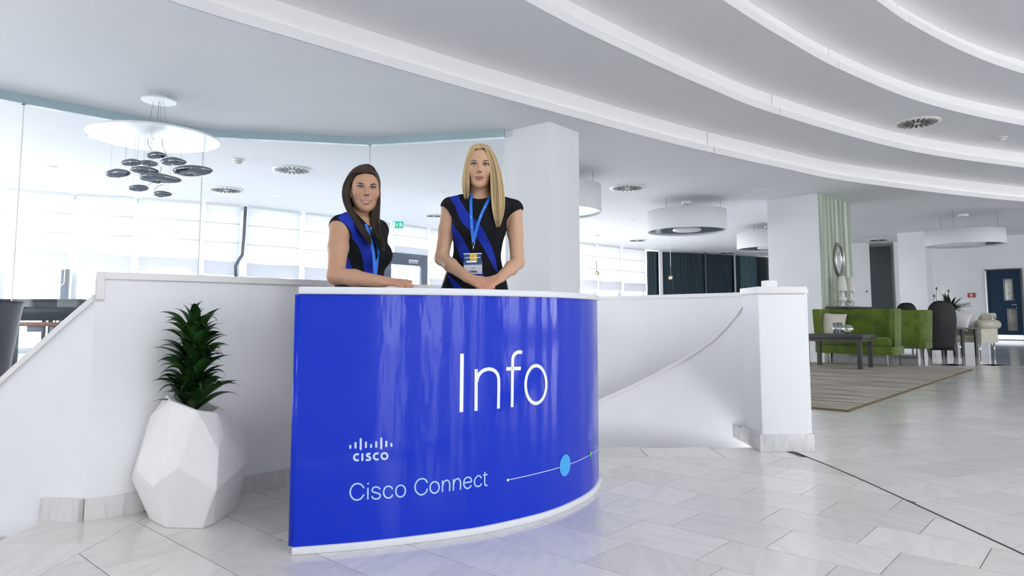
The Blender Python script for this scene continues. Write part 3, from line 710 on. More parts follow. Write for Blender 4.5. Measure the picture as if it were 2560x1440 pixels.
# ---- drum pendants ------------------------------------------------
M['drum'] = mat('drum_fabric', (.80, .80, .81), .6, var=.012); M['drum_in'] = mat('drum_reflector', (.42, .50, .58), .15, .85, var=.05)
def drum(X, Y, z0, z1, r, label):
    t = thing('drum_pendant', label, 'pendant lamp', (X, Y, z0), 0, 'large white drum pendants'); h = z1 - z0
    MB().lathe([(r, 0), (r, h), (r - .012, h), (r - .012, 0), (r, 0)], 64, cap=False).build('shade', 'drum', t)
    MB().lathe([(r * .36, .045), (r - .015, .03)], 48, cap=False).build('reflector', 'drum_in', t)
    MB().lathe([(0, .015), (r * .33, .015), (r * .36, .03), (r * .36, .06)], 40).build('centre_diffuser', 'white', t)
    MB().lathe([(0, h - .01), (r - .015, h - .01)], 48).build('top_cover', 'drum', t)
    for k in range(3):
        a = R(100 + 120 * k); x, y = r * .85 * math.cos(a), r * .85 * math.sin(a)
        MB().tube([(x, y, h), (x, y, ZC[0] - z0)], .006, 5).build('suspension_wire', 'cable', t)
    MB().box((0, 0, ZC[0] - z0 - .04), (.2, .2, .08)).build('canopy', 'white_plastic', t, bevel=.01)
    MB().tube([(0, 0, h), (.02, 0, ZC[0] - z0 - .05)], .008, 5).build('power_cord', 'white_plastic', t)
drum(4.54, 17.6, 3.05, 3.58, 1.0, 'large white drum pendant hanging right of the square column')
drum(.87, 14.2, 3.02, 3.58, 1.0, 'white drum pendant mostly hidden behind the square column')
drum(8.5, 22.5, 3.08, 3.60, 1.0, 'white drum pendant half hidden by the lounge column')
drum(13.2, 19.8, 2.92, 3.34, 1.0, 'white drum pendant over the lounge near the blue door')
# ---- globe pendants -------------------------------------------------
M['gold'] = mat('smoked_gold_glass', (.45, .36, .20), .05, .75, var=.1); M['warm_bulb'] = mat('warm_bulb', (1, .8, .5), .4, emit=((1, .75, .4), 6), var=.01)
for px, pyt, pyb, Y, lab in ((1492, 588, 683, 24.5, 'gold glass globe pendant in front of the white blinds'), (1677, 612, 694, 27.0, 'gold glass globe pendant in front of the dark curtains')):
    g = G(px, pyt, ZC[0]); Y = g.y; b = P(px, pyb, Y); r = 5.8 / FPX * Y
    t = thing('globe_pendant', lab, 'pendant lamp', (b.x, Y, b.z - r), 0, 'gold globe pendants')
    MB().lathe([(r * math.sin(u), r - r * math.cos(u)) for u in np.linspace(0, math.pi, 14)], 20, cap=False).build('globe', 'gold', t)
    MB().lathe([(.45 * r * math.sin(u), .45 * r - .45 * r * math.cos(u)) for u in np.linspace(0, math.pi, 10)], 12, (0, -r * .62, r * .5), cap=False).build('bulb', 'warm_bulb', t)
    top = ZC[0] - (b.z - r); MB().tube([(0, 0, 2 * r), (0, 0, 2 * r + .35)], .016, 6).build('stem', 'dark_frame', t)
    MB().tube([(0, 0, 2 * r + .3), (0, 0, top - .02)], .012, 5).build('cord', 'white_plastic', t)
    MB().lathe([(.11, -.05), (.11, 0)], 16, (0, 0, top)).build('canopy', 'white_plastic', t)

# ---- mirrored pebble chandelier ----------------------------------------
cg = G(398, 242, ZC[0]); CY = cg.y
ch = thing('chandelier', 'chandelier of mirrored pebbles under a white disc on the left', 'chandelier', (cg.x, CY, 0))
def L_(p): return (p.x - cg.x, p.y - CY, p.z)
MB().lathe([(0, -.006), (.218, -.006)], 40, (0, 0, 3.79)).lathe([(.218, -.006), (.225, 0), (.218, .012), (.10, .040), (.10, .06)], 40, (0, 0, 3.79), cap=False).build('canopy', 'white', ch)
dz = P(388, 347, CY).z; dx = P(388, 347, CY).x - cg.x; DR = 154 / FPX * CY
disc = MB().lathe([(0, 0), (DR * .985, 0)], 72, (dx, 0, dz)).lathe([(DR * .985, 0), (DR, .008), (DR, .018), (DR * .985, .024)], 72, (dx, 0, dz), cap=False).lathe([(DR * .985, .024), (0, .024)], 72, (dx, 0, dz)).build('disc', mat('disc_white', (.84, .87, .92), .25, var=.01), ch)
for x0, x1 in ((-.075, -.18), (.06, .13), (0, .03)):
    MB().tube([(x0, .05 if x0 == 0 else 0, 3.79), (x1 + dx, .1, dz + .02)], .0028, 5).build('suspension_wire', 'cable', ch)
MB().tube([(0, 0, 3.79), (-.01, 0, 3.45), (-.06, 0, 3.25), (-.06, 0, dz + .02)], .0045, 6).build('power_cord', 'cable', ch)
M['smoky'] = mat('smoky_chrome', (.26, .29, .33), .05, 1.0, var=.02)
PEB = [(391, 389, 52, 17, .15), (329, 407, 54, 17, .2), (371, 408, 46, 15, .45), (434, 405, 70, 20, 0.1), (295, 434, 68, 20, -.1), (362, 426, 68, 20, -.15), (482, 427, 104, 26, -.2), (401, 446, 102, 22, -.45), (346, 470, 50, 16, -.1), (407, 485, 50, 15, -.15)]
rnd = random.Random(4)
for k, (px, py, w, h, dy) in enumerate(PEB):
    p = P(px, py, CY + dy); a = w / 2 / FPX * (CY + dy); c = h / 2 / FPX * (CY + dy) * .98; rows = []
    ph = rnd.uniform(0, 6)
    for i in range(15):
        v = math.pi * i / 14; row = []
        for j in range(28):
            u = 2 * math.pi * j / 28; s = math.sin(v) ** .8
            wob = 1 + .10 * math.cos(2 * u + ph) + .06 * math.cos(3 * u + ph * 2)
            row.append((a * s * math.cos(u) * (1 if True else wob), a * .62 * s * math.sin(u) * wob, c * math.cos(v) * (1 + .12 * math.cos(u + ph)) - .03 * a * math.cos(2 * u)))
        rows.append(row)
    q = L_(p); o = MB().grid(rows, close=True).build('pebble', 'smoky', ch, loc=q); o.rotation_euler = (0, R(rnd.uniform(-3, 5)), R(rnd.uniform(-18, 18)))
    for sx in (-.55, .5):
        x = q[0] + a * sx
        if math.hypot(x - dx, q[1]) < DR: MB().tube([(x, q[1], q[2] + c * .6), (x, q[1], dz)], .0013, 4).build('pebble_wire', 'cable', ch)
for pts in ([(867, 655), (880, 740), (920, 800), (945, 828)], [(1052, 655), (1060, 740), (1085, 800), (1108, 850), (1140, 905)], [(1045, 1010), (1040, 1070), (1000, 1140), (950, 1200), (880, 1250)], [(1130, 1190), (1060, 1240), (975, 1280), (955, 1330)]):
    MB().tube([L_(P(200 + x / 5.142, 220 + y / 5.142, CY - .2)) for x, y in pts], .004, 5).build('pebble_cord', 'cable', ch)
# ================================================================ PIANO CORNER (far left)
pn = thing('grand_piano', 'black grand piano seen past the sloped parapet on the left', 'piano', (-9.2, 13.2, 0))
M['piano'] = mat('piano_black', (.006, .022, .028), .3, spec=.25, var=.1)
outl = [(p.x, p.y) for p in catmull([(-2.2, -.75), (1.0, -.75), (1.28, -.55), (1.3, -.1), (1.15, .3), (.5, .5), (-.2, .62), (-.9, .85), (-1.6, .85), (-2.2, .7)], 5)]
MB().prism(outl, .78, 1.14, smooth=True).build('rim', 'piano', pn)
MB().prism([(x * 1.01, y * 1.01) for x, y in outl], 1.145, 1.175, smooth=True).build('lid', 'piano', pn)
for x, y in ((1.0, -.4), (-1.9, -.4), (-1.6, .5)):
    MB().lathe([(.06, 0), (.05, .1), (.075, .5), (.09, .78)], 16, (x, y, 0)).build('leg', 'piano', pn)
MB().box((.62, -.45, .42), (.06, .05, .72)).box((.50, -.45, .42), (.05, .05, .72)).box((.56, -.5, .09), (.4, .25, .14)).build('pedal_lyre', 'piano', pn)
MB().tube([(.75, -.5, .78), (.35, -.3, .1)], .012, 6).build('stay_rod', 'black', pn)
be = thing('piano_bench', 'brown topped bench in front of the black piano', 'bench', (-8.35, 12.0, 0))
MB().box((0, 0, .72), (1.0, .38, .07)).build('seat', mat('brown_wood', (.22, .085, .04), .4, var=.2, scale=8, stretch=(1, 10, 10)), be, bevel=.02)
for x in (-.4, .4): MB().box((x, 0, .345), (.07, .3, .69)).build('leg', 'dark_frame', be, bevel=.01)
MB().box((.1, -.1, .64), (.3, .05, .10)).build('bracket', 'dark_frame', be, bevel=.01)
pc = thing('lounge_chair', 'dark purple tub chair cut by the left edge of the picture', 'chair', (-4.86, 6.1, 0), R(15))
M['purple'] = mat('dark_purple_fabric', (.018, .016, .038), .55, var=.2, sheen=.2)
pth = [(p.x, p.y) for p in catmull([(-.35, -.28), (-.38, .1), (-.25, .32), (0, .38), (.25, .32), (.40, .1), (.37, -.28)], 5)]
N_ = plan_normals(pth); rows = []
for z, f in ((.25, .80), (.5, .86), (.75, .93), (.95, 1.0), (.99, 1.0)): rows.append([(x * f, y * f, z) for x, y in pth])
for z, f in ((.99, .90), (.75, .83), (.5, .76), (.25, .70)): rows.append([(x * f, y * f, z) for x, y in pth])
MB().grid(rows).build('backrest', 'purple', pc, weld=True)
MB().box((0, -.02, .36), (.56, .56, .16)).build('seat', 'purple', pc, bevel=.04)
for x in (-.2, .2):
    for y in (-.2, .2): MB().tube([(x, y, .3), (x * 1.15, y * 1.15, 0)], [.022, .014], 8).build('leg', 'wenge', pc)

# ================================================================ LOUNGE
def cushion(mb, w, h, d, n=14):
    for sgn in (1, -1):
        rows = []
        for i in range(n + 1):
            v = -1 + 2 * i / n; row = []
            for j in range(n + 1):
                u = -1 + 2 * j / n; e = max(0, (1 - abs(u) ** 3) * (1 - abs(v) ** 3)) ** .5
                k = 1 - .07 * (1 - abs(u)) * abs(v) - .07 * (1 - abs(v)) * abs(u)
                row.append((u * w / 2 * (1 - .06 * (1 - v * v)), -sgn * d / 2 * e, v * h / 2 * (1 - .06 * (1 - u * u))))
            rows.append(row if sgn > 0 else row[::-1])
        mb.grid(rows)
    return mb
def sofa(loc, rz, label):
    t = thing('velvet_sofa', label, 'sofa', loc, rz, 'green velvet sofas')
    L = 1.38
    def shell(k): return [(p.x * k[0], p.y * k[1] + k[2]) for p in catmull([(-L / 2, -.25, 0), (-L / 2, .05, 0), (-L / 2 + .05, .25, 0), (-L / 2 + .2, .34, 0), (0, .36, 0), (L / 2 - .2, .34, 0), (L / 2 - .05, .25, 0), (L / 2, .05, 0), (L / 2, -.25, 0)], 6)]
    o_ = shell((1, 1, 0)); i_ = shell((.86, .72, -.02)); rows = []
    for z, f in ((.20, .94), (.5, .97), (.8, .99), (.96, 1.0), (.99, .99)): rows.append([(x * f, y * f - (.06 if abs(x) > L / 2 - .02 and y < -.1 and z > .7 else 0) * 0, z) for x, y in o_])
    for z, f in ((.99, 1.0), (.95, .985), (.7, .97), (.40, .95)): rows.append([(x * f, y * f, z) for x, y in i_])
    rows.append([(x * .94, y * .94, .20) for x, y in o_])
    mb = MB(); mb.grid(rows)
    m = len(rows)
    for j in (0, len(o_) - 1):
        mb.add([rows[i][j] for i in range(m - 1)], [tuple(range(m - 1)) if j else tuple(range(m - 1))[::-1]])
    mb.build('backrest', 'green', t, weld=True)
    def dshape(w, d0, d1): return [(p.x, p.y) for p in catmull([(-w / 2, d1, 0), (-w / 2, d0 + .12, 0), (-w / 2 + .14, d0 + .02, 0), (0, d0 - .03, 0), (w / 2 - .14, d0 + .02, 0), (w / 2, d0 + .12, 0), (w / 2, d1, 0)], 5)]
    MB().prism(dshape(L - .06, -.36, .30), .20, .34).build('seat_base', 'green', t, bevel=.02)
    MB().prism(dshape(L - .14, -.37, .26), .345, .49).build('seat_cushion', 'green', t, bevel=.045)
    for x in (-L / 2 + .12, L / 2 - .12):
        for y in (-.28, .26):
            MB().tube([(x, y, .22), (x * 1.02, y * 1.12, 0)], [.035, .022], 4, smooth=False).build('leg', 'wenge', t)
    return t
SA = R(-45)
d_ = Vector((.70, .71)); l_ = Vector((-.71, .70))
sc = Vector((6.38, 11.67)) + l_ * .58 + d_ * .33
sofa((sc.x, sc.y, .0), math.atan2(-l_.y, -l_.x), 'green velvet sofa behind the low dark coffee table')
sc2 = Vector((8.39, 13.99)) + l_ * .62 + d_ * .20
sofa((sc2.x, sc2.y, 0), math.atan2(l_.y, l_.x), 'second green velvet sofa with its back turned, beside the leather chair')
ang_s = math.atan2(-l_.y, -l_.x)
def on_sofa(u, v, z): q = sc - l_ * u + d_ * v; return (q.x, q.y, z)
cu = tag(cushion(MB(), .46, .44, .15).build('throw_cushion', 'cushion'), 'cream satin throw cushion leaning on the green sofa', 'cushion'); cu.location = on_sofa(-.44, .03, .70); cu.rotation_euler = (R(-12), R(4), ang_s)
cu = tag(cushion(MB(), .40, .36, .14).build('throw_cushion', mat('olive_satin', (.24, .26, .02), .45, var=.1)), 'olive green throw cushion at the left end of the sofa', 'cushion'); cu.location = on_sofa(-.53, .06, .665); cu.rotation_euler = (R(-15), 0, ang_s + R(8))
# rug
RA = Vector((3.01, 6.21)); ra = Vector((.67, .742)).normalized(); rb = Vector((-ra.y, ra.x))
M['rug'] = None
def rugmat():
    m, nt, b = new_mat('striped_wool_rug'); tc = nt.nodes.new('ShaderNodeTexCoord'); mp = nt.nodes.new('ShaderNodeMapping')
    mp.inputs['Scale'].default_value = (5.5, .35, 1); nt.links.new(tc.outputs['Object'], mp.inputs['Vector'])
    n = nt.nodes.new('ShaderNodeTexNoise'); n.inputs['Scale'].default_value = 3; n.inputs['Detail'].default_value = 4; n.inputs['Distortion'].default_value = .4; nt.links.new(mp.outputs[0], n.inputs['Vector'])
    cr = nt.nodes.new('ShaderNodeValToRGB'); cr.color_ramp.elements[0].position = .36; cr.color_ramp.elements[0].color = (.20, .165, .11, 1)
    e = cr.color_ramp.elements.new(.44); e.color = (.45, .41, .35, 1); cr.color_ramp.elements[1].position = .7; cr.color_ramp.elements[1].color = (.56, .53, .49, 1)
    nt.links.new(n.outputs['Fac'], cr.inputs['Fac']); nt.links.new(cr.outputs[0], b.inputs['Base Color']); b.inputs['Roughness'].default_value = .95
    n2 = nt.nodes.new('ShaderNodeTexNoise'); n2.inputs['Scale'].default_value = 90; bp = nt.nodes.new('ShaderNodeBump'); bp.inputs['Strength'].default_value = .5; bp.inputs['Distance'].default_value = .02
    nt.links.new(tc.outputs['Object'], n2.inputs['Vector']); nt.links.new(n2.outputs['Fac'], bp.inputs['Height']); nt.links.new(bp.outputs[0], b.inputs['Normal']); return m
M['rug'] = rugmat()
rug = thing('lounge_rug', 'beige striped rug under the green sofa and coffee table', 'rug', (RA.x, RA.y, 0), math.atan2(ra.y, ra.x))
RL, RW = 6.53, 2.7
MB().box((RL / 2, RW / 2, .007), (RL - .02, RW - .02, .014)).build('pile', 'rug', rug, bevel=.004)
bo = MB(); 
for c, d in (((RL / 2, .006, .0075), (RL, .022, .015)), ((RL / 2, RW - .006, .0075), (RL, .022, .015)), ((.006, RW / 2, .0075), (.022, RW, .015)), ((RL - .006, RW / 2, .0075), (.022, RW, .015))): bo.box(c, d)
bo.build('binding', mat('rug_binding', (.14, .11, .05), .9, var=.1), rug)
# coffee table
ta = Vector((5.55, 11.06)); tu = Vector((.68, .733)); tv = Vector((-.733, .68))
tc_ = ta + tu * .30 + tv * .38
ct = thing('coffee_table', 'low dark wood coffee table on the striped rug', 'table', (tc_.x, tc_.y, .014), math.atan2(-tv.y, -tv.x))
MB().box((0, 0, .515), (.98, .74, .065)).build('top', 'wenge', ct, bevel=.006)
MB().box((0, 0, .455), (.90, .66, .05)).build('apron', 'wenge', ct)
for x in (-.41, .41):
    for y in (-.29, .29): MB().box((x, y, .22), (.062, .062, .44)).build('leg', 'wenge', ct)
ctz = .014 + .5475
def on_table(px, off=0.0):
    k = (px - 1280) / FPX; q = tc_ + tu * off; t = (k * q.y - q.x) / (tv.x - k * tv.y); return q + tv * t
M['glassware'] = glass_mat('glassware', (.95, .98, 1), .18)
q = on_table(2086, -.1); va = thing('glass_vase', 'straight glass cylinder vase on the coffee table, left of the pair', 'vase', (q.x, q.y, ctz), 0, 'glass cylinder vases')
MB().lathe([(.001, 0), (.048, 0), (.05, .19), (.044, .19), (.043, .012), (.001, .012)], 20).build('body', 'glassware', va)
MB().lathe([(0, .013), (.04, .013), (.04, .10), (0, .10)], 16).build('candle', 'white', va)
q = on_table(2095, .1); va = thing('glass_vase', 'straight glass cylinder vase on the coffee table, right of the pair', 'vase', (q.x, q.y, ctz), 0, 'glass cylinder vases')
MB().lathe([(.001, 0), (.04, 0), (.042, .19), (.037, .19), (.036, .012), (.001, .012)], 20).build('body', 'glassware', va)
q = on_table(2113, -.05); bo = thing('glass_bowl', 'round glass bowl with pale flowers on the coffee table', 'bowl', (q.x, q.y, ctz))
MB().lathe([(.001, 0), (.05, .004), (.09, .04), (.102, .085), (.09, .135), (.065, .155), (.06, .152), (.084, .13), (.095, .085), (.084, .045), (.045, .012), (.001, .01)], 28).build('body', 'glassware', bo)
for k in range(4):
    a = k * 1.7; MB().lathe([(.03 * math.sin(u), .03 - .03 * math.cos(u)) for u in np.linspace(0, math.pi, 8)], 10, (.035 * math.cos(a), .035 * math.sin(a), .015), cap=False).build('flower', mat('pale_flower', (.75, .78, .45), .6, var=.1) if k == 0 else bpy.data.materials['pale_flower'], bo)
# console, lamps, mirror on the wallpapered side of the column
EA = math.atan2(c2e2.y, c2e2.x)
def on_col(s, o, z): q = c2a + c2e2 * s - c2e1 * o; return (q.x, q.y, z)
cs = thing('console_cabinet', 'dark console cabinet against the striped green wall', 'cabinet', on_col(1.12, .30, 0), EA)
MB().box((0, 0, 1.075), (2.05, .48, .05)).build('top', 'wenge', cs, bevel=.004)
MB().box((0, 0, .56), (1.98, .44, .92)).build('body', 'wenge', cs)
for k in range(3):
    dd_ = MB().box((-.66 + .66 * k, -.228, .56), (.63, .02, .86)).build('door', 'wenge', cs, bevel=.004)
    MB().lathe([(.0, -.014), (.012, -.008), (.014, 0), (.012, .008), (0, .014)], 10, (-.42 + .66 * k, -.25, .62)).build('knob', 'steel', dd_)
for x in (-.9, .9): MB().box((x, 0, .05), (.08, .4, .10)).build('foot', 'wenge', cs)
def table_lamp(s, label):
    t = thing('table_lamp', label, 'lamp', on_col(s, .30, 1.10), 0, 'white baluster table lamps'); k = 1.02
    MB().lathe([(r * k, z * k) for r, z in ((0, 0), (.085, 0), (.085, .012), (.035, .022), (.025, .04), (.03, .075), (.04, .10), (.085, .135), (.10, .17), (.085, .205), (.045, .235), (.055, .26), (.045, .30), (.028, .33), (.024, .37), (.012, .38), (0, .38))], 28).build('base', 'white', t)
    MB().lathe([(.115 * k, .37 * k), (.075 * k, .72 * k), (.072 * k, .72 * k), (.11 * k, .37 * k)], 32, cap=False).build('shade', mat('lamp_shade', (.80, .78, .73), .7, var=.01) if 'lamp_shade' not in bpy.data.materials else bpy.data.materials['lamp_shade'], t)
table_lamp(.52, 'white baluster table lamp below the oval mirror')
table_lamp(1.10, 'white baluster table lamp near the right end of the console')
def s_col(px, o):
    k = (px - 1280) / FPX; q = c2a - c2e1 * o; return (k * q.y - q.x) / (c2e2.x - k * c2e2.y)
ms = s_col(2098, .03); mp_ = on_col(ms, .03, 0); mz = P(2098, 650, mp_[1]).z; mh = 44 / FPX * mp_[1]; mw = mh * .72
mi_ = thing('wall_mirror', 'oval silver framed mirror on the striped green wall', 'mirror', (mp_[0], mp_[1], mz), EA)
rows = []
for k in range(49):
    a = 2 * math.pi * k / 48; row = []
    for j in range(11):
        u = math.pi * j / 10; w = .80 + .20 * (1 - math.cos(u)) / 2; row.append((mw * w * math.cos(a), -.012 - .055 * math.sin(u), mh * w * math.sin(a)))
    rows.append(row)
MB().grid(rows).build('frame', mat('silver_leaf', (.50, .50, .46), .28, .9, var=.12, scale=20), mi_)
n = 48; MB().add([(mw * .82 * math.cos(2 * math.pi * k / n), -.02, mh * .82 * math.sin(2 * math.pi * k / n)) for k in range(n)], [tuple(range(n))]).build('glass', 'mirror', mi_)
# the reflected artwork shapes are a painting hung behind the viewer's right
pt = thing('abstract_painting', 'white canvas with green and yellow strokes on the right wall', 'painting', (26.9, 13.8, 2.0), R(-90))
MB().box((0, 0, 0), (2.4, .04, 1.8)).build('canvas', 'white', pt)
flat([[(-1, .5), (1, .1), (1, -.05), (-.9, .3)]], -.03, 'green_stroke', mat('paint_green', (.05, .3, .05), .5, var=.05), pt); flat([[(-.5, -.5), (.3, -.2), (.6, -.5), (.2, -.75)]], -.03, 'yellow_stroke', mat('paint_yellow', (.6, .4, .05), .5, var=.05), pt)
# leather dining chairs
def dining_chair(loc, rz, w, h, label):
    t = thing('leather_chair', label, 'chair', loc, rz, 'tall dark leather chairs')
    out = [(-.40, .12), (-.44, .30), (-.49, .55), (-.50, .70), (-.46, .83), (-.35, .93), (-.18, .985), (.18, .985), (.35, .93), (.46, .83), (.50, .70), (.49, .55), (.44, .30), (.40, .12)]
    pts = [(p.x * w, p.y * h) for p in catmull([(x, z, 0) for x, z in out], 4)]
    mb = MB(); n = len(pts); rows = []
    for y, k in ((.25, .93), (.28, .985), (.305, 1.0), (.335, 1.0), (.36, .97), (.37, .90)):
        rows.append([(x * k, y + .10 * (z / h) - .35 * (x / w) ** 2 * .3, z if z < .2 * h else .2 * h + (z - .2 * h) * (k * .4 + .6)) for x, z in pts])
    mb.grid(rows, close=True); mb.add(rows[0], [tuple(range(n))[::-1]], True); mb.add(rows[-1], [tuple(range(n))], True)
    mb.build('backrest', 'leather', t, weld=True)
    MB().box((0, .02, .42), (w * .92, .50, .16)).build('seat', 'leather', t, bevel=.03)
    for x in (-w * .38, w * .38):
        for y in (-.18, .30): MB().tube([(x, y, .36), (x * 1.05, y * 1.12, 0)], [.03, .02], 6).build('leg', 'wenge', t)
g = P(2343, 870, 14.9); dining_chair((g.x, 14.9, 0), R(165), .56, 1.20, 'tall dark leather chair right beside the second green sofa')
g = P(2260, 800, 18.6); dining_chair((g.x, 18.6, 0), R(160), .53, 1.235, 'tall dark leather chair whose top shows above the green sofa')
# beige armchair
g = P(2424, 850, 15.4)
ar = thing('armchair', 'beige leather armchair with rolled arms near the blue door', 'armchair', (g.x, 15.4, 0), R(-62))
MB().box((0, 0, .36), (.60, .58, .14)).build('seat', 'beige', ar, bevel=.04)
MB().box((0, .30, .60), (.74, .14, .55)).tube([(-.37, .34, .86), (.37, .34, .86)], .075, 16).build('backrest', 'beige', ar)
for x in (-.36, .36):
    MB().box((x, 0, .47), (.12, .66, .38)).tube([(x * 1.08, -.34, .68), (x * 1.08, .36, .68)], .10, 18).build('arm', 'beige', ar)
    for y in (-.28, .28): MB().tube([(x, y, .3), (x, y, 0)], .014, 8).build('leg', 'chrome', ar)
for px, py, Y, s, lab, ry in ((2397, 800, 15.0, .42, 'white ruffled cushion on the beige armchair, left one', 14), (2419, 796, 15.5, .40, 'grey-white cushion on the beige armchair, right one', 22)):
    p = P(px, py, Y); c_ = tag(cushion(MB(), s, s, .15).build('throw_cushion', 'cushion' if False else mat('pale_cushion' + str(px), (.66, .65, .66), .7, var=.04)), lab, 'cushion'); c_.location = p; c_.rotation_euler = (R(-14), R(ry), R(-40))
g = P(2394, 850, 15.0)
st_ = thing('side_table', 'small glass topped table between leather chair and armchair', 'table', (g.x, 14.95, 0))
MB().box((0, 0, .60), (.55, .55, .03)).build('top', 'black', st_, bevel=.005)
for x in (-.22, .22):
    for y in (-.22, .22): MB().box((x, y, .293), (.05, .05, .585)).build('leg', 'wenge', st_)
# tall white planter with bushy plant and white candle pillar
g = P(2376, 790, 19.5)
pl = thing('potted_plant', 'bushy green plant in a white planter by the far wall', 'plant', (g.x, 19.5, 0))
MB().lathe([(0, 0), (.20, 0), (.27, 1.02), (.24, 1.02), (.22, .95), (0, .95)], 28).build('planter', 'white', pl)
rnd = random.Random(9)
lf = None
for k in range(60):
    a = rnd.uniform(0, 6.28); e = rnd.uniform(.1, 1.35); Ln = rnd.uniform(.35, .62); w = .045
    if lf is None:
        rows = []
        for i in range(7):
            t = i / 6; ww = w * math.sin(math.pi * min(1, t * .9 + .08)) ; x = t; z = .30 * t - .55 * t * t
            rows.append([(x, -ww * 1.6, z + .02), (x, 0, z), (x, ww * 1.6, z + .02)])
        lf = MB().grid(rows).build('leaf', 'leaf2', pl); o = lf
    else: o = copy_part(lf, pl)
    o.location = (.05 * math.cos(a), .05 * math.sin(a), .96); o.scale = (Ln, Ln, Ln); o.rotation_euler = (rnd.uniform(-.3, .3), -e, a)
g2 = P(2351, 733, 20.6)
tag(MB().lathe([(0, 0), (.125, 0), (.125, 1.80), (.11, 1.82), (0, 1.82)], 28).build('white_pillar_stand', 'white'), 'slim white cylinder pillar behind the plant', 'pillar').location = (g2.x, 20.6, 0)
for k, (px, py) in enumerate(((2335, 740), (2341, 722), (2371, 728))):
    p = P(px, py, 20.0); b_ = P(px + (4 if k < 2 else 6), 768, 20.0); tag(MB().tube([(b_.x, b_.y, .97), ((b_.x + p.x) / 2 - .03, p.y, (b_.z + p.z) / 2), tuple(p)], [.01, .008, .006], 6).lathe([(.0, -.07), (.03, 0), (.0, .07)], 8, tuple(p)).build('lily_stalk', 'leaf2'), ('thin flower stalk with bud, ' + ('left of the white cylinder, lower', 'left of the white cylinder, upper', 'right of the white cylinder')[k]), 'flower stalk')
# fire alarm sign, thermostat
def wall_at(px, py, off=.03):
    s = s_of(px); x, y = wp(s, off); return (x, y, P(px, py, y).z)
fs = thing('fire_alarm_sign', 'red square fire alarm sign on the pale wall', 'sign', wall_at(2428, 738), WANG)
fp_ = MB().box((0, 0, 0), (.24, .03, .17)).build('panel', mat('sign_red', (.42, .03, .02), .5, var=.03), fs)
flat([[(-.05, .05), (.05, .05), (.05, .02), (-.02, .02), (-.02, -.06), (-.05, -.06)], [(0, 0), (.06, 0), (.06, -.03), (0, -.03)], [(-.01, -.045), (.06, -.045), (.06, -.06), (-.01, -.06)]], -.02, 'pictogram', 'white', fp_)
tp = P(2166, 731, 27.6); th = thing('wall_thermostat', 'small white wall thermostat beside the table lamps', 'thermostat', (tp.x, 27.55 - .0, tp.z), R(-23))
MB().box((0, -.04, 0), (.13, .06, .16)).build('case', 'white_plastic', th, bevel=.01); MB().box((-.02, -.072, .03), (.06, .004, .05)).build('display', 'dark_slot', th)
# blue door
d2 = thing('door_2', 'dark blue door with two narrow panes and steel kick plate', 'door', (*wp((sd0 + sd1) / 2, 0), 0), WANG); tag(d2, kind='structure')
DW = sd1 - sd0
lf_ = MB().box((0, .02, DTOP / 2), (DW, .05, DTOP)).build('leaf', mat('blue_door_paint', (.014, .040, .078), .5, spec=.2, var=.1, scale=3, stretch=(8, 1, .6)), d2, bevel=.003)
for x in (-DW / 2 - .03, DW / 2 + .03): MB().box((x, .0, DTOP / 2), (.055, .16, DTOP)).build('jamb', 'steel' if x < 0 else 'black', d2)
MB().box((0, .0, DTOP + .025), (DW + .1, .16, .05)).build('lintel', 'black', d2)
def ds(px): return s_of(px) - (sd0 + sd1) / 2
yd = wp((sd0 + sd1) / 2)[1]
def dzz(py): return P(2520, py, yd).z
for x0, x1, y0, y1 in ((2511, 2532, 698, 751), (2516, 2537, 773, 826)):
    a, b = ds(x0), ds(x1); z0, z1 = dzz(y1), dzz(y0)
    w_ = MB(); 
    for c, d in ((((a + b) / 2, -.012, z0), (b - a, .03, .04)), (((a + b) / 2, -.012, z1), (b - a, .03, .04)), ((a, -.012, (z0 + z1) / 2), (.05, .03, z1 - z0 + .04)), ((b, -.012, (z0 + z1) / 2), (.05, .03, z1 - z0 + .04))): w_.box(c, d)
    fr = w_.build('pane_frame', 'black', lf_)
    MB().box(((a + b) / 2, -.006, (z0 + z1) / 2), (b - a, .01, z1 - z0)).build('pane', mat('door_pane%d' % x0, (.30, .34, .30) if y0 < 720 else (.05, .05, .03), .05, var=.5, scale=3, coat=.5), lf_)
MB().box((0, -.012, dzz(843)), (DW - .02, .012, .17)).build('kick_plate', 'steel', lf_)
hx = ds(2540); hz = dzz(762)
MB().tube([(hx, -.01, hz), (hx, -.07, hz), (hx - .16, -.07, hz - .01)], .014, 8).lathe([(.035, 0), (.035, .012)], 14, (hx, -.02, hz - .11)).build('handle', 'chrome', lf_)
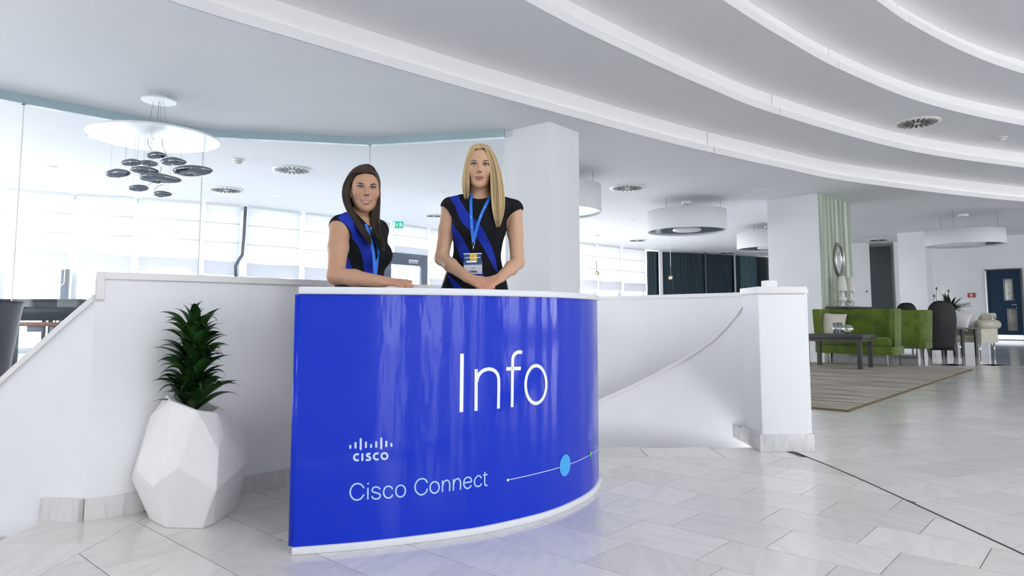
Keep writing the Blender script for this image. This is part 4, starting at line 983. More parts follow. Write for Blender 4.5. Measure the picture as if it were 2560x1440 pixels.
# ================================================================ INFORMATION COUNTER
CH = .962
CF = [(p.x, p.y) for p in catmull([(-.79, 2.53, 0), (-.53, 2.60, 0), (-.23, 2.72, 0), (-.07, 2.81, 0), (.14, 2.98, 0), (.29, 3.18, 0), (.39, 3.38, 0), (.448, 3.60, 0)], 10)]
CFS = [0.0]
for a, b in zip(CF, CF[1:]): CFS.append(CFS[-1] + math.hypot(b[0] - a[0], b[1] - a[1]))
counter = thing('info_counter', 'curved blue information counter with white top', 'counter', (0, 0, 0))
back = [(.43, 3.72), (-.1, 3.32), (-.5, 2.98), (-.85, 2.76)]
M['blue'] = None; M['counter_white'] = mat('counter_white', (.70, .715, .75), .4, var=.01)
def bluemat():
    m, nt, b = new_mat('glossy_blue_print'); b.inputs['Base Color'].default_value = (.0015, .028, .52, 1)
    b.inputs['Roughness'].default_value = .5; b.inputs['Specular IOR Level'].default_value = .05; b.inputs['Coat Weight'].default_value = .75; b.inputs['Coat Roughness'].default_value = .10; b.inputs['Coat IOR'].default_value = 1.36
    tc = nt.nodes.new('ShaderNodeTexCoord'); mp = nt.nodes.new('ShaderNodeMapping'); mp.inputs['Scale'].default_value = (3.2, 3.2, .8); nt.links.new(tc.outputs['Object'], mp.inputs[0])
    n = nt.nodes.new('ShaderNodeTexNoise'); n.inputs['Scale'].default_value = 3.4; n.inputs['Detail'].default_value = 3; nt.links.new(mp.outputs[0], n.inputs['Vector'])
    bp = nt.nodes.new('ShaderNodeBump'); bp.inputs['Strength'].default_value = .10; bp.inputs['Distance'].default_value = .02
    nt.links.new(n.outputs['Fac'], bp.inputs['Height']); nt.links.new(bp.outputs[0], b.inputs['Coat Normal']); return m
M['blue'] = bluemat()
front_panel = MB().wall(CF, .025, .026, CH - .028, smooth=True).build('front_panel', 'blue', counter)
cfo = offs(CF, -.012)
MB().prism(cfo + back, CH - .028, CH).build('counter_top', 'counter_white', counter, bevel=.005)
MB().prism(cfo + back, 0, .026).build('plinth', 'counter_white', counter, bevel=.004)
for x, y in back[::3]: MB().tube([(x + (.05 if x < 0 else -.05), y - .03, .026), (x + (.05 if x < 0 else -.05), y - .03, CH - .028)], .02, 8).build('support_post', 'steel', counter)
MB().tube([(CF[0][0] - .004, CF[0][1] + .008, .03), (CF[0][0] - .004, CF[0][1] + .008, CH - .03)], .012, 8).build('edge_profile', 'blue', counter)

CFN = plan_normals(CF)
def hit(px, py):
    d = ray(px, py)
    for i in range(len(CF) - 1):
        a, b = CF[i], CF[i + 1]; fa = a[0] * d.y - a[1] * d.x; fb = b[0] * d.y - b[1] * d.x
        if fa * fb <= 0 and fa != fb:
            t = fa / (fa - fb); y = a[1] + (b[1] - a[1]) * t
            return (CFS[i] + (CFS[i + 1] - CFS[i]) * t, CAMZ + d.z * y / d.y)
    return (CFS[-1], CAMZ)
def surf(s, z, o=.0018):
    s = min(max(s, 0), CFS[-1] - 1e-6)
    i = max(0, next((k for k in range(len(CFS) - 1) if CFS[k + 1] > s), len(CFS) - 2)); t = (s - CFS[i]) / (CFS[i + 1] - CFS[i])
    x = CF[i][0] + (CF[i + 1][0] - CF[i][0]) * t; y = CF[i][1] + (CF[i + 1][1] - CF[i][1]) * t
    n = (CFN[i][0] * (1 - t) + CFN[i + 1][0] * t, CFN[i][1] * (1 - t) + CFN[i + 1][1] * t)
    return (x - n[0] * o, y - n[1] * o, z)
def stroke(mb, pts, w, closed=False, rnd_=False):
    n = len(pts); L = []; Rr = []
    for i in range(n):
        a = pts[(i - 1) % n] if closed else pts[max(i - 1, 0)]; b = pts[(i + 1) % n] if closed else pts[min(i + 1, n - 1)]
        d = Vector((b[0] - a[0], b[1] - a[1])); d = d.normalized() if d.length > 1e-9 else Vector((0, 1)); nn = Vector((-d.y, d.x)) * w / 2
        L.append((pts[i][0] + nn.x, pts[i][1] + nn.y)); Rr.append((pts[i][0] - nn.x, pts[i][1] - nn.y))
    vs = [surf(*p) for p in L] + [surf(*p) for p in Rr]; fs = [(i, i + 1, n + i + 1, n + i) for i in range(n - 1)]
    if closed: fs.append((n - 1, 0, n, 2 * n - 1))
    mb.add(vs, fs)
    if rnd_:
        for e in (pts[0], pts[-1]):
            k = 12; mb.add([surf(e[0] + w / 2 * math.cos(6.2832 * j / k), e[1] + w / 2 * math.sin(6.2832 * j / k), .0019) for j in range(k)], [tuple(range(k))])
    return mb
def pxl(pts, org, sc): return [(org[0] + x / sc, org[1] + y / sc) for x, y in pts]
def curve_px(pts, smooth=True, k=5):
    if smooth and len(pts) > 2: q = catmull([(x, y, 0) for x, y in pts], k); pts = [(p.x, p.y) for p in q]
    elif len(pts) == 2: pts = [(pts[0][0] + (pts[1][0] - pts[0][0]) * t / 6, pts[0][1] + (pts[1][1] - pts[0][1]) * t / 6) for t in range(7)]
    return [hit(*p) for p in pts]
def ell(c, rx, ry, n=44, tilt=0.0): return [(c[0] + rx * math.cos(6.28318 * i / n), c[1] + ry * math.sin(6.28318 * i / n) + tilt * math.cos(6.28318 * i / n)) for i in range(n)]
M['print_white'] = mat('white_print', (.80, .84, .92), .4, var=.005, coat=.5); M['print_pale'] = mat('pale_blue_print', (.42, .62, .95), .4, var=.005, coat=.5)
M['print_logo'] = mat('logo_print', (.55, .66, .90), .4, var=.005, coat=.5); M['print_cyan'] = mat('cyan_print', (.02, .36, .80), .4, var=.005, coat=.5); M['print_green'] = mat('green_print', (.05, .45, .12), .4, var=.005, coat=.5)
def letter(strokes, w, m, name='letter', closed=()):
    mb = MB()
    for i, s_ in enumerate(strokes): stroke(mb, s_, w if not isinstance(w, (list, tuple)) else w[i], i in closed)
    return mb.build(name, m, front_panel)
O1, S1 = (1120, 850), 6.857
A = lambda pts, sm=True: curve_px(pxl(pts, O1, S1), sm)
wI = .0152
letter([A([(238, 235), (226, 1235)])], wI, 'print_white')
letter([A([(480, 500), (477, 1215)]), A([(487, 720), (505, 640), (545, 570), (600, 525), (650, 505), (710, 498), (780, 518), (830, 565), (858, 630), (866, 720), (864, 950), (860, 1175)])], wI * .93, 'print_white')
letter([A([(1268, 212), (1215, 205), (1165, 222), (1125, 262), (1106, 325), (1102, 450), (1098, 800), (1095, 1150)]), A([(995, 495), (1245, 485)])], wI * .95, 'print_white')
letter([[hit(*p) for p in pxl(ell((1503, 762), 177, 323, 56, -6), O1, S1)]], wI * .95, 'print_white', closed=(0,))
O2, S2 = (820, 1040), 6.0
B_ = lambda pts, sm=True: curve_px(pxl(pts, O2, S2), sm)
wC = .0056
def oval(c, rx, ry, t=0): return [hit(*p) for p in pxl(ell(c, rx, ry, 40, t), O2, S2)]
letter([B_([(540, 1080), (500, 1030), (435, 1012), (375, 1040), (340, 1100), (332, 1150), (345, 1200), (385, 1245), (435, 1258), (495, 1235), (540, 1175)])], wC, 'print_pale')
letter([B_([(600, 1000), (600, 1026)]), B_([(598, 1075), (596, 1250)])], wC, 'print_pale')
letter([B_([(780, 1100), (760, 1075), (720, 1062), (680, 1075), (662, 1105), (675, 1135), (720, 1150), (765, 1165), (782, 1195), (765, 1230), (715, 1243), (675, 1230), (655, 1200)])], wC, 'print_pale')
letter([B_([(968, 1095), (940, 1060), (900, 1052), (855, 1075), (832, 1140), (850, 1200), (895, 1228), (945, 1215), (968, 1175)])], wC, 'print_pale')
letter([oval((1087, 1124), 72, 88, -4)], wC, 'print_pale', closed=(0,))
letter([B_([(1488, 1000), (1460, 955), (1410, 938), (1345, 965), (1308, 1030), (1305, 1075), (1320, 1130), (1375, 1178), (1430, 1172), (1472, 1135), (1488, 1090)])], wC, 'print_pale')
letter([oval((1597, 1070), 68, 86, -5)], wC, 'print_pale', closed=(0,))
letter([B_([(1716, 965), (1714, 1140)]), B_([(1718, 1045), (1738, 988), (1780, 962), (1813, 985), (1824, 1040), (1820, 1128)])], wC, 'print_pale')
letter([B_([(1880, 945), (1879, 1118)]), B_([(1882, 1025), (1903, 963), (1945, 938), (1976, 963), (1986, 1015), (1982, 1103)])], wC, 'print_pale')
letter([B_([(2038, 1003), (2150, 985)]), B_([(2151, 985), (2140, 935), (2095, 918), (2050, 945), (2033, 1010), (2050, 1065), (2090, 1085), (2125, 1070), (2145, 1035)])], wC, 'print_pale')
letter([B_([(2298, 932), (2275, 898), (2235, 902), (2203, 945), (2193, 990), (2205, 1035), (2240, 1056), (2280, 1043), (2300, 1010)])], wC, 'print_pale')
letter([B_([(2349, 835), (2347, 990), (2352, 1028), (2370, 1042), (2388, 1035)]), B_([(2322, 888), (2388, 875)])], wC, 'print_pale')
for x, y0, y1 in ((334, 430, 490), (412, 388, 488), (490, 330, 512), (568, 382, 480), (645, 418, 478), (722, 376, 474), (798, 320, 498), (873, 368, 466), (950, 402, 462)):
    stroke(MB(), B_([(x, y0 + 15), (x, y1 - 15)]), .0076, rnd_=True).build('logo_bar', 'print_logo', front_panel)
wL = .0074
letter([B_([(462, 577), (432, 571), (402, 588), (390, 620), (402, 652), (432, 664), (462, 659)])], wL, 'print_logo')
letter([B_([(515, 560), (515, 672)])], wL, 'print_logo')
letter([B_([(636, 569), (605, 564), (583, 578), (590, 600), (622, 615), (634, 634), (620, 655), (590, 660), (566, 655)])], wL, 'print_logo')
letter([B_([(758, 565), (728, 559), (698, 575), (686, 608), (697, 638), (728, 652), (758, 647)])], wL, 'print_logo')
letter([oval((846, 600), 45, 45)], wL, 'print_logo', closed=(0,))
stroke(MB(), [hit(*p) for p in [(q.x, q.y) for q in catmull([(1269, 1200, 0), (1340, 1184, 0), (1400, 1168, 0), (1440, 1154, 0), (1476, 1136, 0), (1494, 1123, 0)], 8)]], .0026).build('graphic_line', 'print_white', front_panel)
def dot(px, py, r, m, o):
    s, z = hit(px, py); k = 32; MB().add([surf(s + r * math.cos(6.28318 * j / k), z + r * math.sin(6.28318 * j / k), o) for j in range(k)], [tuple(range(k))]).build('graphic_dot', m, front_panel)
dot(1269, 1200, .0055, 'print_white', .0022); dot(1412, 1163, .047, 'print_cyan', .0026); dot(1475, 1135, .0145, 'print_green', .0026)

# ================================================================ FACETED PLANTER
PYc = 2.99
pc0 = P(458, 1200, PYc); PXc = pc0.x
planter = thing('faceted_planter', 'faceted white planter with a compact dark green dracaena', 'plant', (PXc, PYc, 0))
A3, B3, C3 = P(417, 987, PYc + .03), P(543, 1033, PYc - .09), P(510, 1004, PYc + .13)
pn_ = (B3 - A3).cross(C3 - A3).normalized()
def on_plane(x, y): return Vector((x, y, A3.z - (pn_.x * (x - A3.x) + pn_.y * (y - A3.y)) / pn_.z))
def ray_plane(px, py):
    d = ray(px, py); o = Vector((0, 0, CAMZ)); t = (A3 - o).dot(pn_) / d.dot(pn_); return o + d * t
rim = [ray_plane(*q) for q in ((417.5, 986.5), (427, 1001), (492, 1026.5), (542.5, 1033), (551.5, 1025))] + [on_plane(PXc + .13, PYc + .09), on_plane(PXc + .03, PYc + .15), on_plane(PXc - .07, PYc + .12)]
hv = list(rim)
for px, py, dy in ((375, 1041, .02), (420, 1102, -.200), (561, 1087, -.10), (547, 1127, -.165), (445, 1170, -.240), (340, 1172, -.06), (327.5, 1197, .02), (381, 1217, -.185), (541, 1224, -.195), (520, 1256, -.19), (622, 1155, .05)):
    hv.append(P(px, py, PYc + dy))
base = [G(374, 1299), G(416, 1320), G(506, 1322), G(535, 1311)]
base += [Vector((base[3].x + .005, PYc + .10, 0)), Vector((base[2].x - .02, PYc + .17, 0)), Vector((base[0].x + .03, PYc + .14, 0))]
hv += base
hv += [Vector((PXc - .17, PYc + .17, .27)), Vector((PXc + .02, PYc + .24, .30)), Vector((PXc + .19, PYc + .18, .33)), Vector((PXc - .06, PYc + .21, .38)), Vector((PXc + .17, PYc + .15, .36))]
bm = bmesh.new()
for v in hv: bm.verts.new((v.x - PXc, v.y - PYc, v.z))
bmesh.ops.convex_hull(bm, input=bm.verts[:]); 
for v in [v for v in bm.verts if not v.link_faces]: bm.verts.remove(v)
bmesh.ops.dissolve_limit(bm, angle_limit=R(3.5), verts=bm.verts[:], edges=bm.edges[:])
bm.normal_update()
top = max((f for f in bm.faces), key=lambda f: f.normal.dot(pn_ if pn_.z > 0 else -pn_) * f.calc_area() ** .2 + f.calc_center_median().z)
r_ = bmesh.ops.inset_region(bm, faces=[top], thickness=.028)
r2 = bmesh.ops.inset_region(bm, faces=[top], thickness=.006, depth=-.06)
top.material_index = 1
me = bpy.data.meshes.new('pot'); bm.to_mesh(me); TOPC = top.calc_center_median().copy(); bm.free()
me.materials.append(M['pot']); me.materials.append(M['soil'])
po = bpy.data.objects.new('pot', me); COL.objects.link(po); po.parent = planter
bv = po.modifiers.new('bevel', 'BEVEL'); bv.width = .004; bv.segments = 2; bv.limit_method = 'ANGLE'; bv.angle_limit = R(5)
MB().tube([(TOPC.x, TOPC.y, TOPC.z - .03), (TOPC.x, TOPC.y, TOPC.z + .15), (TOPC.x - .005, TOPC.y, TOPC.z + .42)], [.022, .02, .012], 10).build('stem', 'stem', planter)
LEAVES = []
for q, (curl, lift) in enumerate(((1.7, .25), (2.3, .35), (1.2, .15), (2.8, .45))):
    rows = []
    for i in range(10):
        t = i / 9; w = .125 * (math.sin(math.pi * (t ** .75 * .94 + .04)) ** .9) * (1 if t < .6 else max(.06, 1 - ((t - .6) / .4) ** 1.1 * .95))
        x = sum(math.cos(lift - curl * (j / 9) ** 3) / 9 for j in range(i)); z = sum(math.sin(lift - curl * (j / 9) ** 3) / 9 for j in range(i))
        tw = .25 * t * (1 if q % 2 else -1)
        rows.append([(x, -w, z + w * .45 - tw * w), (x, -w * .5, z + w * .12 - tw * w * .5), (x, 0, z), (x, w * .5, z + w * .12 + tw * w * .5), (x, w, z + w * .45 + tw * w)])
    o = MB().grid(rows).build('leaf', 'leaf', planter); LEAVES.append(o)
rnd = random.Random(11); NL = 150
for k in range(NL):
    t = k / (NL - 1); o = LEAVES[k] if k < 4 else copy_part(LEAVES[rnd.randrange(4)], planter)
    a = k * 2.39996 + rnd.uniform(-.25, .25)
    if t < .10 and -2.6 < math.atan2(math.sin(a), math.cos(a)) < -.5: t = .10 + .1 * rnd.random()
    z = TOPC.z + (.022 if t < .2 else 0) + .385 * t ** .95
    e = R(14 + 30 * t ** .8 + rnd.uniform(-16 if t > .2 else -2, 18)) if t < .93 else R(rnd.uniform(50, 85))
    Ls = rnd.uniform(.135, .195) * (1.25 if t < .12 else 1) * (.95 if t < .93 else .8)
    o.location = (TOPC.x + .012 * math.cos(a), TOPC.y + .012 * math.sin(a), z); o.rotation_euler = (rnd.uniform(-.35, .35), -e, a); o.scale = (Ls, Ls * rnd.uniform(.9, 1.2), Ls)
# ================================================================ PEOPLE
class Field:
    def __init__(s, xs, ys, zs):
        s.x, s.y, s.z = [np.asarray(a, dtype=np.float32) for a in (xs, ys, zs)]
        s.F = np.full((len(xs), len(ys), len(zs)), 0.3, dtype=np.float32)
    def sl(s, lo, hi):
        r = []
        for a, l, h in zip((s.x, s.y, s.z), lo, hi): r.append(slice(max(int(np.searchsorted(a, l)) - 1, 0), int(np.searchsorted(a, h)) + 1))
        return tuple(r)
    def sub(s, sl): return s.x[sl[0]][:, None, None], s.y[sl[1]][None, :, None], s.z[sl[2]][None, None, :]
    def add(s, fn, lo, hi, k=.01, op='u'):
        m = .05 + k; sl = s.sl([v - m for v in lo], [v + m for v in hi])
        X, Y, Z = s.sub(sl); d = fn(X, Y, Z); F = s.F[sl]
        if F.size == 0: return
        if op == 'u':
            h = np.clip(.5 + .5 * (F - d) / k, 0, 1); s.F[sl] = F + (d - F) * h - k * h * (1 - h)
        else:
            d = -d; h = np.clip(.5 - .5 * (F - d) / k, 0, 1); s.F[sl] = F + (d - F) * h + k * h * (1 - h)
    def ellipsoid(s, c, r, Rm=None, k=.01, op='u'):
        c = np.array(c, dtype=np.float32); r = np.array(r, dtype=np.float32); B = float(max(r)); Rm = np.eye(3) if Rm is None else np.array(Rm)
        def fn(X, Y, Z):
            dx, dy, dz = X - c[0], Y - c[1], Z - c[2]
            q = [(Rm[0, i] * dx + Rm[1, i] * dy + Rm[2, i] * dz) for i in range(3)]
            k0 = np.sqrt(sum((q[i] / r[i]) ** 2 for i in range(3))); k1 = np.sqrt(sum((q[i] / r[i] ** 2) ** 2 for i in range(3))) + 1e-6
            return k0 * (k0 - 1) / k1
        s.add(fn, c - B, c + B, k, op)
    def cone(s, a, b, ra, rb, k=.01, op='u'):
        a = np.array(a, dtype=np.float32); b = np.array(b, dtype=np.float32); ba = b - a; L2 = float(ba @ ba) + 1e-9; m = max(ra, rb)
        def fn(X, Y, Z):
            px, py, pz = X - a[0], Y - a[1], Z - a[2]
            t = np.clip((px * ba[0] + py * ba[1] + pz * ba[2]) / L2, 0, 1)
            return np.sqrt((px - t * ba[0]) ** 2 + (py - t * ba[1]) ** 2 + (pz - t * ba[2]) ** 2) - (ra + (rb - ra) * t)
        s.add(fn, np.minimum(a, b) - m, np.maximum(a, b) + m, k, op)
    def chain(s, pts, rs, k=.01):
        for i in range(len(pts) - 1): s.cone(pts[i], pts[i + 1], rs[i], rs[i + 1], k)
    def loft(s, secs, yaw, k=.02, grow=0.0, zmin=None, zmax=None):
        """secs: (z, cx, cy, half width, half depth); yaw turns the section's width axis"""
        zs = [q[0] for q in secs]; lo = [min(q[1] - max(q[3], q[4]) for q in secs), min(q[2] - max(q[3], q[4]) for q in secs), zs[0] if zmin is None else zmin]
        hi = [max(q[1] + max(q[3], q[4]) for q in secs), max(q[2] + max(q[3], q[4]) for q in secs), zs[-1] if zmax is None else zmax]
        co, si = math.cos(yaw), math.sin(yaw)
        def fn(X, Y, Z):
            zz = Z.ravel(); cx, cy, a, b = [cubic(zs, [q[i] for q in secs], zz).reshape(1, 1, -1) for i in (1, 2, 3, 4)]
            dx, dy = X - cx, Y - cy; u = (dx * co + dy * si) / (a + grow); v = (-dx * si + dy * co) / (b + grow)
            kk = (np.abs(u) ** 2.3 + np.abs(v) ** 2.3) ** (1 / 2.3)
            d = (kk - 1) * (np.minimum(a, b) + grow)
            e = np.maximum(lo[2] - Z, Z - hi[2])
            return np.maximum(d, e).astype(np.float32)
        s.add(fn, lo, hi, k)
    def mesh(s):
        F = s.F; I = F < 0; nx, ny, nz = F.shape
        cs = np.zeros((nx - 1, ny - 1, nz - 1), dtype=np.int8)
        for i in (0, 1):
            for j in (0, 1):
                for k in (0, 1): cs += I[i:nx - 1 + i, j:ny - 1 + j, k:nz - 1 + k]
        act = (cs > 0) & (cs < 8); ci = np.argwhere(act); idx = -np.ones(act.shape, dtype=np.int64); idx[act] = np.arange(len(ci))
        acc = np.zeros((len(ci), 3)); cnt = np.zeros(len(ci)); ax = (s.x, s.y, s.z)
        corners = [(i, j, k) for i in (0, 1) for j in (0, 1) for k in (0, 1)]
        val = {c: F[ci[:, 0] + c[0], ci[:, 1] + c[1], ci[:, 2] + c[2]] for c in corners}
        for c in corners:
            for a in range(3):
                if c[a] == 0:
                    d = list(c); d[a] = 1; d = tuple(d); f0, f1 = val[c], val[d]; m = (f0 < 0) != (f1 < 0); t = np.where(m, f0 / np.where(m, f0 - f1, 1), 0)
                    p = np.stack([ax[q][ci[:, q] + c[q]] for q in range(3)], 1).astype(float)
                    p[:, a] += t * (ax[a][ci[:, a] + 1] - ax[a][ci[:, a]])
                    acc[m] += p[m]; cnt[m] += 1
        V = acc / cnt[:, None]; Q = []
        for a in range(3):
            b, c = (a + 1) % 3, (a + 2) % 3
            sl0 = [slice(None)] * 3; sl1 = [slice(None)] * 3; sl0[a] = slice(0, -1); sl1[a] = slice(1, None)
            ch = I[tuple(sl0)] != I[tuple(sl1)]
            e = np.argwhere(ch); e = e[(e[:, b] > 0) & (e[:, c] > 0) & (e[:, b] < F.shape[b] - 1) & (e[:, c] < F.shape[c] - 1)]
            ins = I[e[:, 0], e[:, 1], e[:, 2]]
            def cell(db, dc): q = e.copy(); q[:, b] += db; q[:, c] += dc; return idx[q[:, 0], q[:, 1], q[:, 2]]
            q = np.stack([cell(-1, -1), cell(0, -1), cell(0, 0), cell(-1, 0)], 1); q[~ins] = q[~ins][:, ::-1]; Q.append(q)
        Q = np.concatenate(Q); Q = Q[(Q >= 0).all(1)]
        return V, Q
def cubic(xp, yp, x):
    xp = np.array(xp, float); yp = np.array(yp, float); x = np.clip(np.asarray(x, float), xp[0], xp[-1]); m = np.gradient(yp, xp)
    i = np.clip(np.searchsorted(xp, x) - 1, 0, len(xp) - 2); h = xp[i + 1] - xp[i]; t = (x - xp[i]) / h
    return (2 * t ** 3 - 3 * t ** 2 + 1) * yp[i] + (t ** 3 - 2 * t ** 2 + t) * h * m[i] + (-2 * t ** 3 + 3 * t ** 2) * yp[i + 1] + (t ** 3 - t ** 2) * h * m[i + 1]
def axis(lo, hi, coarse, fine):
    """non uniform sample positions; fine = [(lo, hi, step)]"""
    out = [lo]
    while out[-1] < hi:
        st = coarse
        for a, b, f in fine:
            if a <= out[-1] <= b: st = min(st, f)
            elif out[-1] < a: st = min(st, max(f, (a - out[-1]) * .4 + f))
            else: st = min(st, max(f, (out[-1] - b) * .4 + f))
        out.append(out[-1] + st)
    return np.array(out)
def np_mesh(name, V, Q, m, parent, col=None, attrs=None):
    me = bpy.data.meshes.new(name); me.vertices.add(len(V)); me.vertices.foreach_set('co', np.asarray(V, dtype=np.float32).ravel())
    me.loops.add(len(Q) * 4); me.loops.foreach_set('vertex_index', Q.astype(np.int32).ravel()); me.polygons.add(len(Q))
    me.polygons.foreach_set('loop_start', np.arange(0, len(Q) * 4, 4, dtype=np.int32)); me.polygons.foreach_set('loop_total', np.full(len(Q), 4, dtype=np.int32))
    me.polygons.foreach_set('use_smooth', np.ones(len(Q), dtype=bool)); me.update(); me.validate()
    me.materials.append(M[m] if isinstance(m, str) else m)
    if col is not None:
        a = me.color_attributes.new('tone', 'FLOAT_COLOR', 'POINT'); c = np.ones((len(V), 4), dtype=np.float32); c[:, :3] = col; a.data.foreach_set('color', c.ravel())
    for k, v in (attrs or {}).items():
        a = me.attributes.new(k, 'FLOAT', 'POINT'); a.data.foreach_set('value', np.asarray(v, dtype=np.float32))
    o = bpy.data.objects.new(name, me); COL.objects.link(o); o.parent = parent; return o
def smooth_mesh(V, Q, n=2, lam=.5, w=None):
    e = np.concatenate([Q[:, [0, 1]], Q[:, [1, 2]], Q[:, [2, 3]], Q[:, [3, 0]]]); N = len(V)
    deg = np.bincount(e.ravel(), minlength=N).astype(float)
    for _ in range(n):
        acc = np.zeros_like(V)
        for a in range(3): acc[:, a] = np.bincount(e[:, 0], V[e[:, 1], a], N) + np.bincount(e[:, 1], V[e[:, 0], a], N)
        d = acc / deg[:, None] - V; V = V + lam * d * (1 if w is None else w[:, None])
    return V
def skinmat():
    m, nt, b = new_mat('skin'); at = nt.nodes.new('ShaderNodeAttribute'); at.attribute_name = 'tone'
    n = nt.nodes.new('ShaderNodeTexNoise'); n.inputs['Scale'].default_value = 120; mr = nt.nodes.new('ShaderNodeMapRange'); mr.inputs['To Min'].default_value = .96; mr.inputs['To Max'].default_value = 1.04
    nt.links.new(n.outputs['Fac'], mr.inputs['Value']); mx = nt.nodes.new('ShaderNodeMix'); mx.data_type = 'RGBA'; mx.blend_type = 'MULTIPLY'; mx.inputs['Factor'].default_value = 1
    nt.links.new(at.outputs['Color'], mx.inputs[6]); nt.links.new(mr.outputs[0], mx.inputs[7]); nt.links.new(mx.outputs[2], b.inputs['Base Color'])
    b.inputs['Roughness'].default_value = .45; b.inputs['Specular IOR Level'].default_value = .35
    b.inputs['Subsurface Weight'].default_value = .12; b.inputs['Subsurface Radius'].default_value = (.012, .005, .003); b.inputs['Subsurface Scale'].default_value = .6
    return m
M['skin'] = skinmat()
def dressmat():
    m, nt, b = new_mat('black_blue_dress'); at = nt.nodes.new('ShaderNodeAttribute'); at.attribute_name = 'stripe'
    mr = nt.nodes.new('ShaderNodeMapRange'); mr.inputs['From Min'].default_value = -.0008; mr.inputs['From Max'].default_value = .0008
    nt.links.new(at.outputs['Fac'], mr.inputs['Value']); mx = nt.nodes.new('ShaderNodeMix'); mx.data_type = 'RGBA'
    mx.inputs[6].default_value = (.006, .007, .010, 1); mx.inputs[7].default_value = (.012, .032, .36, 1)
    nt.links.new(mr.outputs[0], mx.inputs[0]); nt.links.new(mx.outputs[2], b.inputs['Base Color']); b.inputs['Roughness'].default_value = .8; b.inputs['Specular IOR Level'].default_value = .2
    n = nt.nodes.new('ShaderNodeTexNoise'); n.inputs['Scale'].default_value = 500; bp = nt.nodes.new('ShaderNodeBump'); bp.inputs['Strength'].default_value = .15; bp.inputs['Distance'].default_value = .002
    n3 = nt.nodes.new('ShaderNodeTexNoise'); n3.inputs['Scale'].default_value = 14; bp2 = nt.nodes.new('ShaderNodeBump'); bp2.inputs['Strength'].default_value = .25; bp2.inputs['Distance'].default_value = .01
    nt.links.new(n.outputs['Fac'], bp.inputs['Height']); nt.links.new(n3.outputs['Fac'], bp2.inputs['Height']); nt.links.new(bp2.outputs[0], bp.inputs['Normal']); nt.links.new(bp.outputs[0], b.inputs['Normal']); return m
M['dress'] = dressmat()
def hairmat(name, c0, c1, c2):
    m, nt, b = new_mat(name); at = nt.nodes.new('ShaderNodeAttribute'); at.attribute_name = 'lock'
    cr = nt.nodes.new('ShaderNodeValToRGB'); cr.color_ramp.elements[0].color = (*c0, 1); cr.color_ramp.elements[1].color = (*c2, 1); e = cr.color_ramp.elements.new(.5); e.color = (*c1, 1)
    nt.links.new(at.outputs['Fac'], cr.inputs['Fac']); nt.links.new(cr.outputs[0], b.inputs['Base Color']); b.inputs['Roughness'].default_value = .38; b.inputs['Specular IOR Level'].default_value = .4; return m
M['hair_blonde'] = hairmat('blonde_hair', (.27, .175, .075), (.47, .34, .17), (.66, .53, .32))
M['hair_brown'] = hairmat('brown_hair', (.012, .008, .007), (.026, .017, .012), (.075, .048, .028))
def eyemat():
    m, nt, b = new_mat('eye'); at = nt.nodes.new('ShaderNodeAttribute'); at.attribute_name = 'rad'
    cr = nt.nodes.new('ShaderNodeValToRGB'); cr.color_ramp.interpolation = 'LINEAR'; el = cr.color_ramp.elements
    el[0].position = 0; el[0].color = (.004, .004, .006, 1); el[1].position = .20; el[1].color = (.006, .006, .01, 1)
    for p, c in ((.24, (.06, .09, .12)), (.47, (.10, .15, .19)), (.55, (.015, .025, .04)), (.60, (.50, .48, .47)), (1.0, (.46, .42, .41))): e = el.new(p); e.color = (*c, 1)
    nt.links.new(at.outputs['Fac'], cr.inputs['Fac']); nt.links.new(cr.outputs[0], b.inputs['Base Color']); b.inputs['Roughness'].default_value = .08; return m
M['eye'] = eyemat()
M['lash'] = mat('dark_lash', (.010, .008, .008), .6, var=.1)

